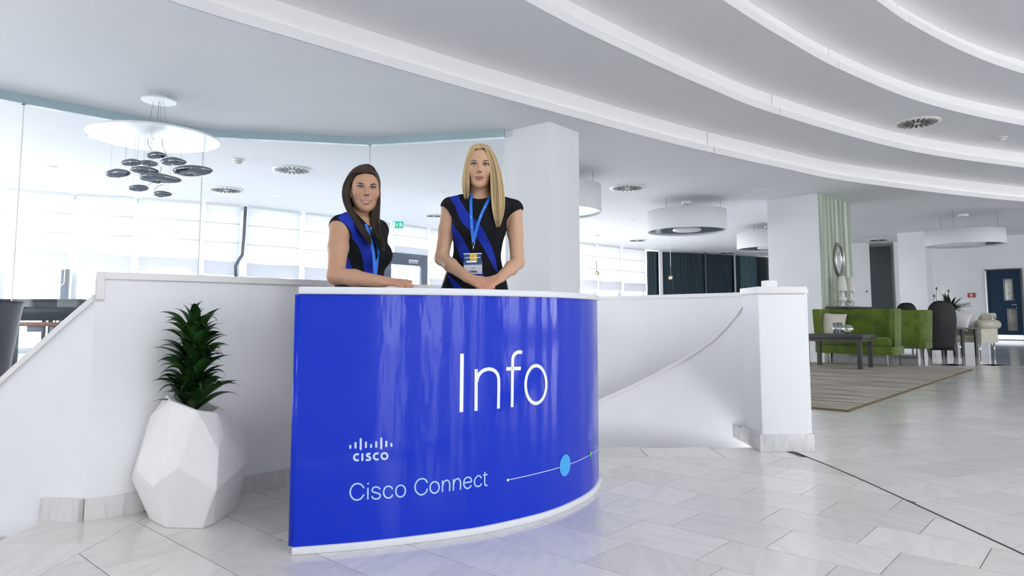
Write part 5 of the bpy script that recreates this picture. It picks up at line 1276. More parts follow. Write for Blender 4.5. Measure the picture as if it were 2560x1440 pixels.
class Head:
    """local frame: x to the image right, y backwards, z up, origin between the eyes' height axis"""
    def __init__(s, eye_mid, yaw, roll=0.0, pitch=0.0, sc=.93):
        s.R = np.array(Matrix.Rotation(yaw, 3, 'Z') @ Matrix.Rotation(roll, 3, 'Y') @ Matrix.Rotation(pitch, 3, 'X')); s.s = sc
        s.o = np.array(eye_mid) - s.R @ (np.array((0, -.079, .004)) * sc)
    def w(s, p): return s.o + s.R @ (np.array(p, dtype=float) * s.s)
    def loc(s, V): return ((np.asarray(V) - s.o) @ s.R) / s.s
    def build(s, f, smile=False, jaw=1.0, fw=1.0):
        E = lambda c, r, k=.01, op='u': f.ellipsoid(s.w(c), np.array(r) * s.s, s.R, k, op)
        C = lambda a, b, ra, rb, k=.008, op='u': f.cone(s.w(a), s.w(b), ra * s.s, rb * s.s, k, op)
        E((0, .018, .032), (.073, .090, .078), .01)
        E((0, -.030, .040), (.056, .046, .058), .03)                          # forehead
        E((0, -.020, -.018), (.0605 * fw, .065, .078), .03)
        E((0, -.030, -.060), (.0435 * jaw, .050, .054), .025)
        E((0, -.059, -.1015), (.020, .019, .0165), .020)                        # chin
        for x in (-1, 1):
            C((x * .051 * jaw, .008, -.046), (x * .020, -.050, -.089), .014, .012, .022)   # jaw line
            E((x * .038, -.056, -.026 + (.004 if smile else 0)), (.024 + (.003 if smile else 0), .024, .023), .02)
            E((x * .0725, .016, -.012), (.010, .019, .031), .006)                # ears
            E((x * .0305, -.100, .003), (.0195, .020, .0125), .010, 'd')        # eye sockets
        C((-.034, -.078, .022), (.034, -.078, .022), .010, .010, .014)           # brow ridge
        C((0, -.084, .012), (0, -.1035, -.028), .0058, .0088, .009)              # nose
        E((0, -.1025, -.0310), (.0090, .0090, .0078), .005)
        for x in (-1, 1):
            E((x * .0098, -.0930, -.0325), (.0064, .0080, .0060), .005)
            E((x * .0058, -.0990, -.0395), (.0030, .0042, .0028), .002, 'd')
        w = 1.18 if smile else 1.0
        C((-.017 * w, -.0800, -.0625), (.017 * w, -.0800, -.0625), .0046, .0046, .008)
        E((0, -.0855, -.0615), (.021 * w, .0062, .0050), .006)
        E((0, -.0840, -.0735 - (.006 if smile else 0)), (.018 * w, .0066, .0056), .006)
        if smile: E((0, -.091, -.0680), (.0215, .0065, .0042), .003, 'd')
        else: E((0, -.0935, -.0675), (.024, .0070, .0012), .0025, 'd')
        for x in (-1, 1):
            # eyelids: a thin shell over the eyeball with an almond opening
            c = s.w((x * .0305, -.0755, .004)); rr = .0139 * s.s
            def fn(X, Y, Z, c=c):
                dx, dy, dz = X - c[0], Y - c[1], Z - c[2]; R_ = s.R
                q = [(R_[0, i] * dx + R_[1, i] * dy + R_[2, i] * dz) / s.s for i in range(3)]
                ball = np.sqrt(q[0] ** 2 + q[1] ** 2 + q[2] ** 2) - .0139
                up = .0043 if not smile else .0039; dn = .0036 if not smile else .0030
                lim = np.where(q[2] - .0008 > 0, up, dn); tt = np.clip(1 - (q[0] / .0150) ** 2, 0, None)
                op = (np.abs(q[2] - .0008 - x * q[0] * .06) - lim * tt) * .9
                op = np.maximum(op, q[1] + .002)
                return (np.maximum(ball, -op) * s.s).astype(np.float32)
            f.add(fn, c - rr, c + rr, .0022)
    def paint(s, V, skin, lip, smile=False, blush=.25, warm=(1.0, .80, .72)):
        L = s.loc(V); x, y, z = L.T; col = np.tile(np.array(skin), (len(V), 1)); ax = np.abs(x)
        face = (y < -.02) & (z < .10) & (z > -.13) & (ax < .08)
        def mixc(c, a):
            nonlocal col
            a = np.clip(a, 0, 1)[:, None] * face[:, None]; col = col * (1 - a) + np.array(c) * a
        bl = np.exp(-((ax - .040) / .016) ** 2 - ((z + .030) / .016) ** 2); mixc((skin[0] * 1.0, skin[1] * .70, skin[2] * .62), bl * blush)
        w = 1.22 if smile else 1.0; zc = -.0675
        halfw = .0262 * w; t = np.clip(ax / halfw, 0, 1); curve = (.0085 if smile else .0012) * t ** 2
        zz = z - zc - curve
        up = ((.0085 if not smile else .0065) - .0025 * np.exp(-(ax / .004) ** 2)) * (1 - t ** 1.8); dn = (.0115 if not smile else .0150) * (1 - t ** 2.0)
        inside = np.minimum(up - zz, zz + dn); a = np.clip(inside / .0018 + .5, 0, 1) * (ax < halfw) * (y < -.062)
        mixc(lip, a)
        if smile:
            th = .0037 * (1 - t ** 2.5); ins = np.minimum(th * .7 - zz, zz + th * 1.7); a = np.clip(ins / .0012 + .5, 0, 1) * (ax < halfw * .80) * (y < -.055)
            mixc((.50, .47, .45), a)
            a2 = np.clip((ax - halfw * .80) / .003, 0, 1) * np.clip((.003 - np.abs(zz)) / .001, 0, 1) * (ax < halfw * .98); mixc((.05, .02, .02), a2 * .8)
        else:
            a2 = np.clip((.0013 - np.abs(zz)) / .0008, 0, 1) * (ax < halfw * .93) * (y < -.06); mixc((lip[0] * .35, lip[1] * .3, lip[2] * .3), a2 * .85)
        # eye make-up
        ex = ax - .0305; ez = z - .004
        sh = np.exp(-(ex / .015) ** 2 - ((ez - .006) / .0055) ** 2); mixc((skin[0] * .30, skin[1] * .24, skin[2] * .23), sh * .80)
        ln = np.clip((.0019 - np.abs(ez - .0052 * (1 - (ex / .016) ** 2) - .001 - np.clip(ex, 0, None) * .16)) / .0012, 0, 1) * (np.abs(ex - .002) < .017); mixc((.015, .011, .011), ln * .95)
        ln = np.clip((.0012 - np.abs(ez + .0042 * (1 - (ex / .0155) ** 2) - .0006)) / .0010, 0, 1) * (np.abs(ex) < .0145); mixc((.03, .02, .018), ln * .9)
        nos = np.exp(-((ax - .0058) / .0035) ** 2 - ((z + .0400) / .0028) ** 2) * (y < -.085); mixc((.07, .028, .02), nos * .9)
        return col
    def extras(s, parent, body, brow, smile=False, bz=0.0):
        bvh = BVHTree.FromObject(body, bpy.context.evaluated_depsgraph_get())
        for x in (-1, 1):
            n, mm = 20, 28; c = np.array((x * .0305, -.0755, .004)); r = .0128; V = []; rad = []
            for i in range(n + 1):
                a = math.pi * i / n
                for j in range(mm):
                    b = 2 * math.pi * j / mm; V.append(s.w(c + r * np.array((math.sin(a) * math.cos(b), -math.cos(a), math.sin(a) * math.sin(b))))); rad.append(min(1, a / 1.1))
            Q = np.array([(i * mm + j, i * mm + (j + 1) % mm, (i + 1) * mm + (j + 1) % mm, (i + 1) * mm + j) for i in range(n) for j in range(mm)])
            np_mesh('eye', np.array(V), Q, 'eye', parent, attrs={'rad': rad})
            def surfp(px, pz, o=.0008):
                fw = Vector(s.R @ np.array((0, 1, 0))); st = Vector(s.w((px, -.16, pz))); h = bvh.ray_cast(st, fw, .3)
                return (h[0] - fw * o) if h[0] else st + fw * .08
            pts = catmull([surfp(x * a, z + bz, .0014) for a, z in ((.0160, .0198), (.024, .0216), (.032, .0237), (.040, .0250), (.046, .0243), (.0525, .0210))], 4); rows = []
            fwd = Vector(s.R @ np.array((0, 1, 0))); upv = Vector(s.R @ np.array((0, 0, 1)))
            for q, p_ in enumerate(pts):
                tq = q / (len(pts) - 1); hw = .0031 * min(1, .45 + tq * 2.2) * (1 if tq < .45 else max(.12, 1 - ((tq - .45) / .55) ** 1.4)); rows.append([tuple(p_ + upv * hw * k_ - fwd * (.0011 * (1 - k_ * k_) - .0004)) for k_ in (-1, -.5, 0, .5, 1)])
            MB().grid(rows).build('eyebrow', brow, parent)
            pts = [surfp(x * (.0305 + e), + .004 + .0055 * (1 - (e / .0160) ** 2) + .0010 + max(e, 0) * .16, .0012) for e in (-.0125, -.008, -.003, .003, .008, .0125, .0165)]
            MB().tube(catmull(pts, 3), [.0009 + .0018 * (q / 18) for q in range(19)], 6).build('eyelash', 'lash', parent)

def hand(f, wrist, knuck, palm_n, curl=.15, spread=.010, sc=1.0, thumb_side=1, flat_z=None, k=.004):
    """wrist, knuckle line centre; palm_n = normal of the back of the hand; fingers continue wrist->knuckles"""
    w = Vector(wrist); kn = Vector(knuck); d = (kn - w).normalized(); n = Vector(palm_n); n = (n - d * n.dot(d)).normalized(); sd = d.cross(n).normalized()
    for i in range(4):
        o = (i - 1.5) * .0185 * sc; f.cone(w + sd * o * .55 + n * .0, kn + sd * o, .0155 * sc, .0115 * sc, .010)
    L = (.070, .080, .074, .058)
    for i in range(4):
        o = (i - 1.5) * .0185 * sc; b = kn + sd * o; dirn = (d + sd * ((i - 1.5) * spread * 4)).normalized(); pts = [b]; rr = [.0098 * sc]; ang = 0
        for q, fr in enumerate((.45, .30, .25)):
            ang += curl * (1 + .3 * q); v = (dirn * math.cos(ang) - n * math.sin(ang)); p = pts[-1] + v * L[i] * fr * sc
            if flat_z is not None: p.z = max(p.z, flat_z + .008)
            pts.append(p); rr.append((.0092, .0084, .0068)[q] * sc)
        f.chain(pts, rr, k)
    t0 = w + d * .022 * sc + sd * thumb_side * .022 * sc; t1 = t0 + (d * .62 + sd * thumb_side * .75 - n * .12).normalized() * .040 * sc; t2 = t1 + (d * .92 + sd * thumb_side * .35 - n * .1).normalized() * .030 * sc; t3 = t2 + (d * 1.0 + sd * thumb_side * .1).normalized() * .024 * sc
    for q in (t1, t2, t3):
        if flat_z is not None: q.z = max(q.z, flat_z + .009)
    f.chain([t0, t1, t2, t3], [.015 * sc, .0115 * sc, .0105 * sc, .0078 * sc], .006)

def stripes(V, polys):
    """signed distance (metres, approx) to screen-measured stripe outlines carried onto the cloth"""
    p = proj(V); out = np.full(len(V), -1.0)
    for poly in polys:
        q = np.array(poly, float); n = len(q); ins = np.zeros(len(p), bool); dist = np.full(len(p), 1e9)
        for i in range(n):
            a, b = q[i], q[(i + 1) % n]; c = ((a[1] > p[:, 1]) != (b[1] > p[:, 1])); xi = (b[0] - a[0]) * (p[:, 1] - a[1]) / ((b[1] - a[1]) if b[1] != a[1] else 1e-9) + a[0]
            ins ^= c & (p[:, 0] < xi)
            ab = b - a; t = np.clip(((p - a) @ ab) / (ab @ ab + 1e-9), 0, 1); dist = np.minimum(dist, np.hypot(*(p - a - t[:, None] * ab).T))
        out = np.maximum(out, np.where(ins, dist, -dist) / 490.0)
    return out
def catpoly(edgeA, edgeB, org, sc):
    f = lambda e: [(org[0] + q.x / sc, org[1] + q.y / sc) for q in catmull([(x, y, 0) for x, y in e], 5)]
    return f(edgeA) + f(edgeB)[::-1]

def hair(parent, head, mname, tresses, part, seed, cap_keep, n_per, rad=.0052, cap_r=(.0765, .0950, .0835)):
    rnd = random.Random(seed); mb = MB(); lock = []; c = np.array((0, .018, .032)); er = np.array(cap_r)
    def on_cap(v, k=1.0): v = np.array(v, float); v = v / np.linalg.norm(v / er); return head.w(c + v * k)
    for (side, rows) in tresses:
        for q in range(n_per):
            w = rnd.random(); v = rnd.random() ** 1.3; tone = rnd.random() * .55 + .22 * (1 - v) + .2 * rnd.random()
            u = part[0] + (part[1] - part[0]) * (.15 * rnd.random() + .85 * v)
            p0 = np.array((-side * .0015, u, math.sqrt(max(0.05, 1 - (u / er[1]) ** 2)) * er[2]))
            pts = []
            r0 = rows[0]; e0 = P(r0[1] + (r0[2] - r0[1]) * w, r0[0], r0[3] + (r0[4] - r0[3]) * v); l0 = head.loc(np.array([e0]))[0] - c
            for t in np.linspace(0, 1, 7)[:-1]:
                d = p0 * (1 - t) + l0 * t; lift = 1.0 + .035 * (1 - v) + .02 * rnd.random()
                a = on_cap(d, lift); b = head.w(c + d)
                nl = np.linalg.norm(l0 / er); 
                k = lift * (1 + (max(nl, 1) - 1) * t ** 2)
                pts.append(Vector(on_cap(d, k)))
            jit = rnd.uniform(-1, 1); cutn = rnd.uniform(.80, 1.0)
            R_ = [r for r in rows]; last = len(R_) - 1
            for i, r in enumerate(R_):
                if i / last > cutn and i < last: continue
                p = P(r[1] + (r[2] - r[1]) * min(1, max(0, w + .05 * jit * math.sin(i * 1.3))), r[0] if i < last else R_[i - 1][0] + (r[0] - R_[i - 1][0]) * (rnd.uniform(.15, 1.0)), r[3] + (r[4] - r[3]) * v)
                pts.append(p)
            for _ in range(3): pts = [pts[0]] + [pts[i] * .5 + (pts[i - 1] + pts[i + 1]) * .25 for i in range(1, len(pts) - 1)] + [pts[-1]]
            sp = catmull(pts, 2); m = len(sp); rr = []
            for i in range(m):
                t = i / (m - 1); rr.append(rad * (.30 + .70 * min(1, t * 5)) * (1 if t < .72 else max(.10, 1 - ((t - .72) / .28) ** 1.5 * .9)) * (.75 + .5 * ((q * 7919) % 100) / 100))
            n0 = len(mb.v); mb.tube(sp, rr, 5); lock += [min(1, max(0, tone + rnd.uniform(-.05, .05)))] * (len(mb.v) - n0)
    # scalp cap that carries the locks
    rows = []
    for i in range(65):
        a = math.pi * i / 64; rows.append([tuple(on_cap((math.sin(a) * math.cos(b), math.sin(a) * math.sin(b), math.cos(a)), .995)) for b in np.linspace(0, 2 * math.pi, 129)])
    n0 = len(mb.v); vs = [p for r in rows for p in r]; L = head.loc(np.array(vs)) - c; fs = []
    for i in range(64):
        for j in range(128):
            f_ = (i * 129 + j, i * 129 + j + 1, (i + 1) * 129 + j + 1, (i + 1) * 129 + j)
            if all(cap_keep(L[q] + c) for q in f_): fs.append(f_)
    mb.add(vs, fs, True); lock += [.12] * len(vs)
    o = mb.build('hair', mname, parent); a = o.data.attributes.new('lock', 'FLOAT', 'POINT'); a.data.foreach_set('value', np.array(lock, dtype=np.float32)); return o
def KEEP(L): return L[1] > -.005 - .70 * max(L[2], 0) and L[2] > -.06
def ribbon(mb, pts, w, nrm):
    rows = [[], []]; m = len(pts)
    for i, p in enumerate(pts):
        t = (pts[min(i + 1, m - 1)] - pts[max(i - 1, 0)]).normalized(); a = t.cross(Vector(nrm)).normalized() * w / 2; rows[0].append(tuple(p - a)); rows[1].append(tuple(p + a))
    mb.grid(rows); mb.grid([[tuple(Vector(q) - Vector(nrm) * -.001) for q in r] for r in rows[::-1]])
M['lanyard'] = mat('blue_lanyard', (.015, .17, .72), .5, var=.03); M['badge_clear'] = glass_mat('badge_sleeve', (.88, .9, .94), .0, .15, .12)
M['badge_blue'] = mat('badge_blue', (.03, .08, .22), .4, var=.35, scale=30); M['badge_yellow'] = mat('badge_yellow', (.65, .42, .05), .4, var=.2, scale=60); M['badge_white'] = mat('badge_card', (.72, .71, .74), .4, var=.01); M['ink'] = mat('ink', (.03, .03, .05), .5, var=.05)

# ---------------------------------------------------------------- blonde woman
def blonde():
    YB_ = 3.50; W = lambda px, py, Y=YB_: np.array(P(px, py, Y))
    cx = W(1194, 560)[0]
    per = thing('person', 'blonde woman in black and blue dress with lanyard, hands on the counter', 'person', (cx, YB_, 0))
    hd = Head(W(1199.3, 411.5, 3.405), R(3), R(1.0), R(0), .945)
    z = lambda py: float(W(1190, py)[2])
    secs = [(.52, cx - .02, YB_, .150, .115), (.80, cx - .02, YB_, .176, .125), (.93, cx - .016, YB_, .176, .122), (z(715), cx - .017, YB_, .166, .112), (z(680), cx - .014, YB_, .146, .098), (z(645), cx - .004, YB_, .119, .090), (z(610), cx + .003, YB_, .121, .096), (z(575), cx + .006, YB_ - .004, .138, .112), (z(545), cx + .008, YB_, .143, .106), (z(520), cx + .010, YB_ + .004, .158, .088), (z(504), cx + .010, YB_ + .008, .140, .070), (z(493), cx + .010, YB_ + .012, .080, .056)]
    x0 = W(1060, 600)[0]; x1 = W(1340, 600)[0]
    gx = axis(x0, x1, .0042, [(hd.o[0] - .08, hd.o[0] + .08, .0019), (W(1150, 700)[0], W(1262, 700)[0], .0026)]); gy = axis(3.08, 3.72, .006, [(3.375, 3.43, .0018), (3.10, 3.34, .0028)])
    gz = axis(0, 1.78, .014, [(hd.o[2] - .12, hd.o[2] + .045, .0019), (hd.o[2] + .045, 1.78, .005), (.955, 1.06, .0026), (1.06, 1.5, .0055)])
    f = Field(gx, gy, gz)
    f.loft(secs, 0, .02)
    f.cone((cx - .075, YB_, .60), (cx - .07, YB_, .06), .075, .038, .02); f.cone((cx + .06, YB_, .60), (cx + .06, YB_, .06), .075, .038, .02)
    for sx in (-.07, .06): f.cone((cx + sx, YB_ + .04, .04), (cx + sx, YB_ - .13, .03), .035, .025, .02)
    # neck and trapezius
    f.cone(hd.w((0, .030, -.075)), (cx + .010, YB_ + .010, z(493)), .050, .053, .02)
    for s_ in (-1, 1): f.cone((cx + .010 + s_ * .03, YB_ + .02, z(499)), (cx + .010 + s_ * .145, YB_ + .008, z(510 if s_ < 0 else 515)), .032, .036, .03)
    # arms
    RS, RE, RW, RK = W(1124, 522), W(1104.5, 646, 3.46), W(1168, 694, 3.26), W(1200, 708, 3.20)
    LS, LE, LW_, LK = W(1285, 528), W(1293.5, 656, 3.46), W(1250, 695, 3.27), W(1222, 709, 3.21)
    for S, E, Wr in ((RS, RE, RW), (LS, LE, LW_)):
        m = S * .55 + E * .45; f.chain([S, m, E], [.0435, .0375, .0350], .02)
        m2 = E * .62 + Wr * .38; f.chain([E, m2, Wr], [.0350, .0340, .0235], .015)
    f2 = Field(gx, gy, gz)   # dress field shares the torso
    f2.loft(secs, 0, .02, grow=.006)
    for s_, S in ((-1, W(1124, 518)), (1, W(1286, 524))):
        f2.cone((cx + .01 + s_ * .05, YB_ + .016, z(501)), S + np.array((-s_ * .006, 0, .001)), .040, .054, .03)
        f2.ellipsoid((cx + .01 + s_ * .105, YB_ - .002, z(522)), (.056, .084, .060), None, .02)
    for s_ in (-1, 1): f2.ellipsoid((cx + .006 + s_ * .062, YB_ - .072, z(578)), (.060, .052, .060), None, .03)
    # neckline and armholes
    f2.ellipsoid((cx + .012, YB_ - .03, z(478)), (.064, .115, .052), None, .006, 'd')
    for s_, S, E in ((-1, RS, RE), (1, LS, LE)):
        a = Vector(S); e = Vector(E); d = (e - a).normalized(); q = a + d * .050
        f2.cone(q + Vector((s_ * .052, 0, -.030)), q + Vector((s_ * .075, 0, -.30)), .080, .080, .008, 'd')
        f2.cone(q + Vector((s_ * .020, 0, .012)), q + d * .30 + Vector((s_ * .02, 0, 0)), .050, .045, .006, 'd')
    f2.add(lambda X, Y, Z: (Z - .56) + 0 * X + 0 * Y, (gx[0], gy[0], 0), (gx[-1], gy[-1], .56), .004, 'd')
    hand(f, RW, RK, (0, -.45, .9), curl=.10, sc=.94, thumb_side=-1, flat_z=CH + .002)
    hand(f, LW_, LK + np.array((0, .0, .0)), (0, -.45, .9), curl=.10, sc=.94, thumb_side=1, flat_z=CH + .002)
    hd.build(f, False, .97)
    V, Q = f.mesh(); V = smooth_mesh(V, Q, 3, .5, np.where(V[:, 2] < hd.o[2] - .13, 1.0, .35))
    skin = (.57, .345, .225); col = hd.paint(V, skin, (.36, .145, .14), False, .35)
    red = np.clip((1.08 - V[:, 2]) / .08, 0, 1) * (V[:, 1] < 3.36); col = col * (1 - red[:, None] * .15 * np.array((0, 1, 1)))
    bo = np_mesh('body', V - np.array(per.location), Q, 'skin', per, col)
    bpy.context.view_layer.update()
    bw = np_mesh('tmp_body', V, Q, 'skin', None)
    tmp = thing('tmp_parent', 'x', 'x')
    hd.extras(tmp, bw, mat('blonde_brow', (.11, .062, .038), .7, var=.1))
    V2, Q2 = f2.mesh(); V2 = smooth_mesh(V2, Q2, 4, .5)
    o3, s3 = (1060, 460), 5.143
    polys = [catpoly([(322, 158), (360, 225), (400, 290), (435, 390), (480, 480), (560, 565), (640, 650), (720, 750), (800, 885), (860, 1000), (905, 1090), (946, 1142)], [(432, 118), (470, 220), (520, 300), (580, 380), (700, 505), (780, 620), (850, 760), (900, 890), (918, 960), (935, 1050), (952, 1120)], o3, s3),
             catpoly([(300, 640), (360, 680), (400, 770), (440, 870), (490, 985), (545, 1090), (600, 1190), (640, 1260), (690, 1340)], [(320, 440), (357, 500), (420, 590), (490, 680), (545, 790), (610, 910), (680, 1030), (760, 1150), (820, 1225)], o3, s3),
             catpoly([(290, 1150), (320, 1220), (380, 1345)], [(300, 1150), (380, 1225), (520, 1360)], o3, s3),
             catpoly([(180, 1180), (190, 1300), (190, 1380)], [(212, 1180), (230, 1270), (262, 1380)], o3, s3)]
    dr = np_mesh('dress', V2, Q2, 'dress', tmp, attrs={'stripe': stripes(V2, polys)})
    # hair: rows (py, inner px, outer px, Y front, Y back)
    trL = (-1, [(369, 1188, 1174, 3.418, 3.52), (382, 1176, 1166.5, 3.42, 3.55), (412, 1169.5, 1160, 3.42, 3.58), (440, 1171, 1155, 3.415, 3.58), (465, 1175, 1153, 3.42, 3.57), (482, 1176, 1154, 3.425, 3.56), (502, 1170, 1160, 3.43, 3.55)])
    trR = (1, [(367, 1212, 1225, 3.418, 3.52), (380, 1219, 1236.5, 3.42, 3.55), (405, 1226, 1248, 3.42, 3.58), (440, 1229, 1257, 3.415, 3.58), (470, 1226, 1262, 3.405, 3.55), (500, 1226, 1263, 3.39, 3.50), (525, 1230, 1264, 3.375, 3.42), (550, 1231, 1262, 3.36, 3.40), (568, 1240, 1250, 3.355, 3.375)])
    hair(tmp, hd, 'hair_blonde', [trL, trR, (1, [(390, 1178, 1224, 3.535, 3.57), (430, 1172, 1230, 3.54, 3.58), (465, 1170, 1232, 3.545, 3.58), (498, 1172, 1232, 3.55, 3.575)])], (-.078, .07), 5, KEEP, 330, .0027, (.0775, .0950, .1030))
    bvh = BVHTree.FromObject(dr, bpy.context.evaluated_depsgraph_get())
    bvb = BVHTree.FromObject(bw, bpy.context.evaluated_depsgraph_get())
    def cloth(px, py, o=.006):
        d = ray(px, py).normalized(); O = Vector((0, 0, CAMZ)); hs = [h[3] for h in (bvh.ray_cast(O, d), bvb.ray_cast(O, d)) if h[0]]
        return O + d * (min(hs) - o) if hs else P(px, py, 3.41)
    ln = thing('lanyard', 'blue lanyard with plastic name badge worn by the blonde woman', 'lanyard', (cx, 3.36, 0))
    mb = MB(); cl = P(1183.5, 606, 3.375)
    for pts in ([(1180, 486), (1177.5, 500), (1177.5, 520), (1178, 540), (1179, 560), (1181, 585)], [(1224, 492), (1219, 504), (1212, 518), (1204, 535), (1196, 557), (1189, 582)]):
        q = [cloth(*p) for p in pts] + [cl]; ribbon(mb, catmull(q, 4), .0145, (0, -1, .12))
    st = mb.build('strap', 'lanyard', ln)
    for px, py in ((1178, 542.5), (1179.5, 567), (1212, 519), (1202, 540)):
        p = cloth(px, py, .0085); MB().lathe([(0, -.0006), (.0028, 0), (0, .0006)], 10).build('printed_dot', 'print_white', ln).matrix_world = Matrix.Translation(p) @ Matrix.Rotation(R(90), 4, 'X')
    MB().tube([P(1179.5, 608, 3.37), P(1181, 612, 3.368), P(1185, 612.5, 3.366), P(1187.5, 608, 3.37), P(1183.5, 605, 3.37), P(1179.5, 608, 3.37)], .0012, 6).tube([P(1183, 612, 3.366), P(1183.5, 618, 3.364), P(1182.5, 624, 3.362)], [.0022, .0030, .0018], 8).build('clip', 'chrome', ln)
    bc = P(1182, 654, 3.355); s_ = 3.355 / FPX
    bd = MB().box((0, 0, 0), (50 * s_, .0016, 64.5 * s_)).build('badge_sleeve', 'badge_clear', ln)
    kids = [(MB().box((0, .0005, -16 * s_), (46 * s_, .001, 31 * s_)), 'badge_white', 'card'), (MB().box((0, .0, 7 * s_), (44 * s_, .001, 30 * s_)), 'badge_blue', 'card_photo_field'), (MB().box((2 * s_, -.0006, 11 * s_), (18 * s_, .0006, 17 * s_)), 'badge_yellow', 'card_emblem'), (MB().box((0, -.0012, 20 * s_), (46 * s_, .0006, 2 * s_)).box((-3 * s_, -.0012, 0 * s_), (26 * s_, .0006, 4.5 * s_)), 'print_white', 'card_band')]
    t_ = MB(); rn = random.Random(2)
    for k in range(16): t_.box(((-9.5 + 1.25 * k) * s_, -.0006, -25.5 * s_), (rn.choice((.5, .8, 1.0)) * s_, .0005, 5 * s_))
    for k in range(6): t_.box(((-5 + 2 * k) * s_, -.0006, -16.5 * s_), (1.3 * s_, .0005, 1.6 * s_))
    kids.append((t_, 'ink', 'barcode')); t2 = MB()
    for k in range(8): t2.box(((-18 + 5 * k) * s_, -.0012, 10 * s_), (3.2 * s_, .0004, 2.6 * s_))
    kids.append((t2, 'print_white', 'card_lettering'))
    for mb_, m_, nm in kids: mb_.build(nm, m_, bd)
    bd.matrix_world = Matrix.Translation(bc) @ Matrix.Rotation(R(-1.5), 4, 'Y') @ Matrix.Rotation(R(-3), 4, 'X')
    relink(tmp, per); relink_loc(ln)
    bpy.data.objects.remove(bw)
def relink(tmp, per):
    """hand the parts built in world space to the person Empty"""
    loc = Vector(per.location)
    for c in list(tmp.children):
        c.data.transform(Matrix.Translation(-loc)); c.parent = per
    bpy.data.objects.remove(tmp)
def relink_loc(t):
    loc = Vector(t.location)
    for c in t.children: c.location = Vector(c.location) - loc
